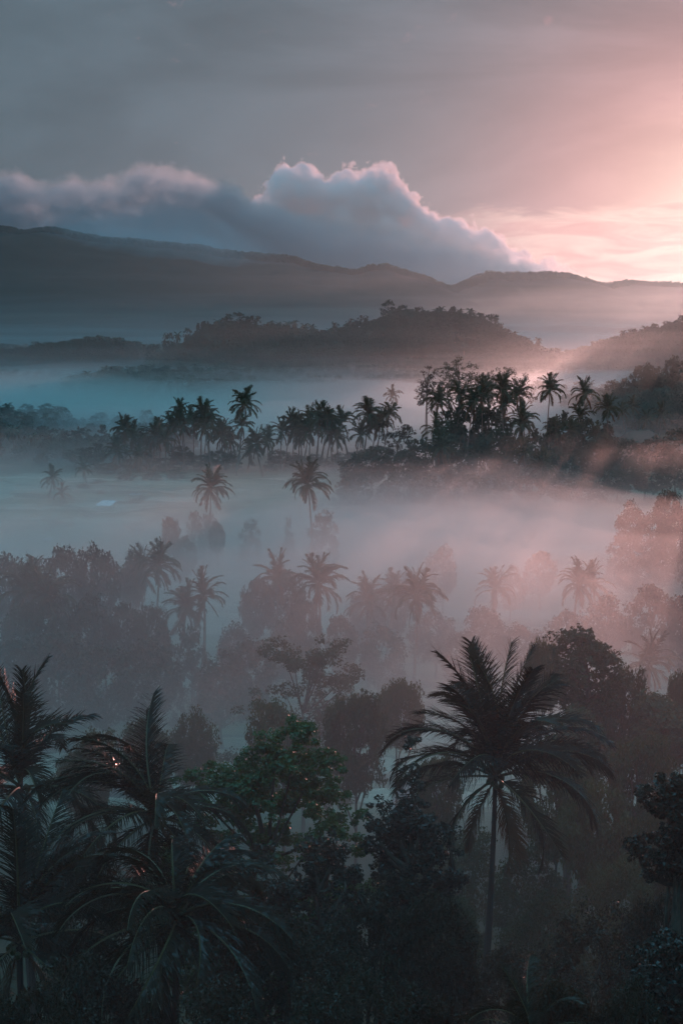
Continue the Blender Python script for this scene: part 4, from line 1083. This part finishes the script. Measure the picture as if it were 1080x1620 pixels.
# a cap of cloud lying on the crest of the mountain
for i, (t, d) in enumerate(((352, .0004), (330, .0007), (312, .001))):
    mist_bank(-1250 + 90 * i, 60 - 60 * i, 3480, 4600, 150, t, mist_mat('cap_cloud', d, (.62, .88, .97, 1)), 1.1, 260, 81 + i, nx=80, ny=60, edge=.42)
for i, (t, d) in enumerate(((33, .0010), (28, .0022), (23, .0045))):
    mist_bank(-380, 20 - 10 * i, 350 + 10 * i, 1010, 2, t, mist_mat('mist_left', d, (.74, .95, .99, 1)), .9, 120, 91 + i, nx=60, ny=60, edge=.35)
for i, (t, d) in enumerate(((40, .0006), (34, .0010), (28, .0014), (23, .0018))):
    mist_bank(-90, 300, 262 + 4 * i, 396, 4, t, mist_mat('mist_grove', d), .45, 60, 99 + i, edge=.48)
for i, (t, d) in enumerate(((36, .0007), (30, .0010), (25, .0013))):
    mist_bank(-330, 40, 250 + 4 * i, 450, 4, t, mist_mat('mist_left_grove', d), .5, 60, 120 + i, edge=.45)

# ---------------------------------------------------------------- cloud bank over the mountains (a real density field, beyond the haze)
CLOUD_TOP = [(-500, 330), (-250, 290), (-100, 300), (-30, 275), (0, 268), (30, 265), (48, 274), (62, 284), (90, 284), (105, 276), (122, 274), (140, 280), (160, 272), (190, 276), (205, 264), (230, 255), (262, 261), (300, 268), (345, 280), (378, 292), (392, 306), (415, 306),
             (428, 290), (436, 266), (450, 262), (462, 270), (474, 264), (486, 263), (498, 272), (515, 277), (545, 270), (580, 264), (608, 267), (626, 276), (640, 296), (652, 308), (664, 325), (690, 340), (722, 350), (748, 362), (790, 382), (830, 402), (872, 420), (940, 450)]
def build_cloud(name, prof_px, CY, amp_m, soft, color, density, aniso, vary, seed, billow):
    q = [P(px, py, CY) for px, py in prof_px]
    xs = [p.x for p in q]; zs = [p.z for p in q]
    X0, X1, Z0, Z1 = xs[0] + 200, xs[-1] - 30, 130.0, 960.0
    ng = bpy.data.node_groups.new(name + '_nodes', 'GeometryNodeTree')
    ng.interface.new_socket('Geometry', in_out='INPUT', socket_type='NodeSocketGeometry')
    ng.interface.new_socket('Geometry', in_out='OUTPUT', socket_type='NodeSocketGeometry')
    N, Lk = ng.nodes, ng.links
    g = NG(N, Lk)
    pos = N.new('GeometryNodeInputPosition').outputs[0]
    x, y, z = g.sep(pos)[:3]
    # large and small billows push the outline about
    pos = g.vec('ADD', pos, (seed * 531.0, 0, 0))
    big = g.noise(g.vec('MULTIPLY', pos, (.0042, .0042, .0055)), 1.0, 3, .5)
    sml = g.noise(g.vec('MULTIPLY', pos, (.013, .013, .016)), 1.0, 6, .66, .4)
    fc = N.new('ShaderNodeFloatCurve'); cv = fc.mapping.curves[0]
    a, b = xs[0], xs[-1]
    pts = [((xx - a) / (b - a), (zz - 0) / 1000) for xx, zz in zip(xs, zs)]
    cv.points[0].location = pts[0]; cv.points[1].location = pts[-1]
    for p_ in pts[1:-1]: cv.points.new(*p_)
    for p_ in cv.points: p_.handle_type = 'VECTOR'
    fc.mapping.update()
    xw = g.math('ADD', x, g.math('MULTIPLY', g.math('SUBTRACT', sml, .5), 50.0))
    g.put(fc.inputs['Value'], g.math('DIVIDE', g.math('SUBTRACT', xw, a), b - a))
    top = g.math('MULTIPLY', fc.outputs[0], 1000.0)
    dz = g.math('SUBTRACT', top, z)                       # metres under the top
    yc = g.math('MULTIPLY', g.math('SUBTRACT', big, .5), 260.0)
    half = g.math('ADD', 60.0, g.math('MULTIPLY', g.math('POWER', g.math('MAXIMUM', dz, 0.0), .6), 7.5))
    dy = g.math('SUBTRACT', half, g.math('ABSOLUTE', g.math('SUBTRACT', g.math('SUBTRACT', y, CY), yc)))
    dist = g.math('MINIMUM', dz, g.math('MULTIPLY', dy, .9))
    push = g.math('ADD', g.math('MULTIPLY', g.math('SUBTRACT', sml, .5), amp_m * 4.2), g.math('MULTIPLY', g.math('SUBTRACT', big, .5), amp_m))
    dist = g.math('ADD', dist, push)
    for sc_, am in ((.0075, 1.5 * billow), (.019, .6 * billow)):
        vo = N.new('ShaderNodeTexVoronoi'); vo.feature = 'SMOOTH_F1'; vo.inputs['Scale'].default_value = 1.0
        Lk.new(g.vec('ADD', g.vec('SCALE', pos, scale=sc_), g.vec('SCALE', g.comb(sml, sml, sml), scale=.5)), vo.inputs['Vector'])
        dist = g.math('ADD', dist, g.math('MULTIPLY', g.math('SUBTRACT', .42, vo.outputs['Distance']), amp_m * am))
    body = g.math('POWER', g.math('DIVIDE', dist, soft, clamp=True), 1.3)
    fine = g.noise(g.vec('MULTIPLY', pos, (.016, .016, .020)), 1.0, 5, .62, .5)
    dens = g.math('MULTIPLY', body, g.smooth(fine, .5 - vary, .5 + vary, .12, 1.6))
    dens = g.math('MULTIPLY', dens, g.smooth(z, 150.0, 330.0, .3, 1.0))
    dens = g.math('MULTIPLY', dens, g.smooth(x, X1, X1 - 260))
    vc = N.new('GeometryNodeVolumeCube')
    g.put(vc.inputs['Density'], dens)
    vc.inputs['Min'].default_value = (X0, CY - 330, Z0); vc.inputs['Max'].default_value = (X1, CY + 330, Z1)
    vc.inputs['Resolution X'].default_value = int((X1 - X0) / 7.5); vc.inputs['Resolution Y'].default_value = 60
    vc.inputs['Resolution Z'].default_value = int((Z1 - Z0) / 7)
    sm = N.new('GeometryNodeSetMaterial')
    m, gg, out = new_mat(name)
    v = gg.n.new('ShaderNodeVolumePrincipled')
    v.inputs['Color'].default_value = color; v.inputs['Density'].default_value = density; v.inputs['Anisotropy'].default_value = aniso
    v.inputs['Density Attribute'].default_value = 'density'
    gg.l.new(v.outputs[0], out.inputs['Volume'])
    sm.inputs['Material'].default_value = m
    Lk.new(vc.outputs[0], sm.inputs['Geometry'])
    go = N.new('NodeGroupOutput'); Lk.new(sm.outputs[0], go.inputs[0])
    me = bpy.data.meshes.new(name); me.materials.append(m)
    o = add_obj(name, me, kind='stuff')
    md = o.modifiers.new('cloud', 'NODES'); md.node_group = ng
LOW = [p_ for p_ in CLOUD_TOP if p_[0] <= 392] + [(410, 312), (450, 322), (490, 338), (530, 336), (570, 352), (620, 356), (660, 372), (700, 370), (740, 386), (800, 396), (850, 410), (900, 432)]
HIGH = [(330, 480), (372, 340), (392, 318), (415, 306)] + [p_ for p_ in CLOUD_TOP if p_[0] > 420]
build_cloud('cloud_bank', LOW, 7150.0, 30.0, 90.0, (.55, .66, .70, 1), .016, .76, .24, 3, 1.5)
build_cloud('cumulus_cloud', HIGH, 7900.0, 40.0, 12.0, (.96, .91, .90, 1), .024, .55, .22, 0, 2.5)
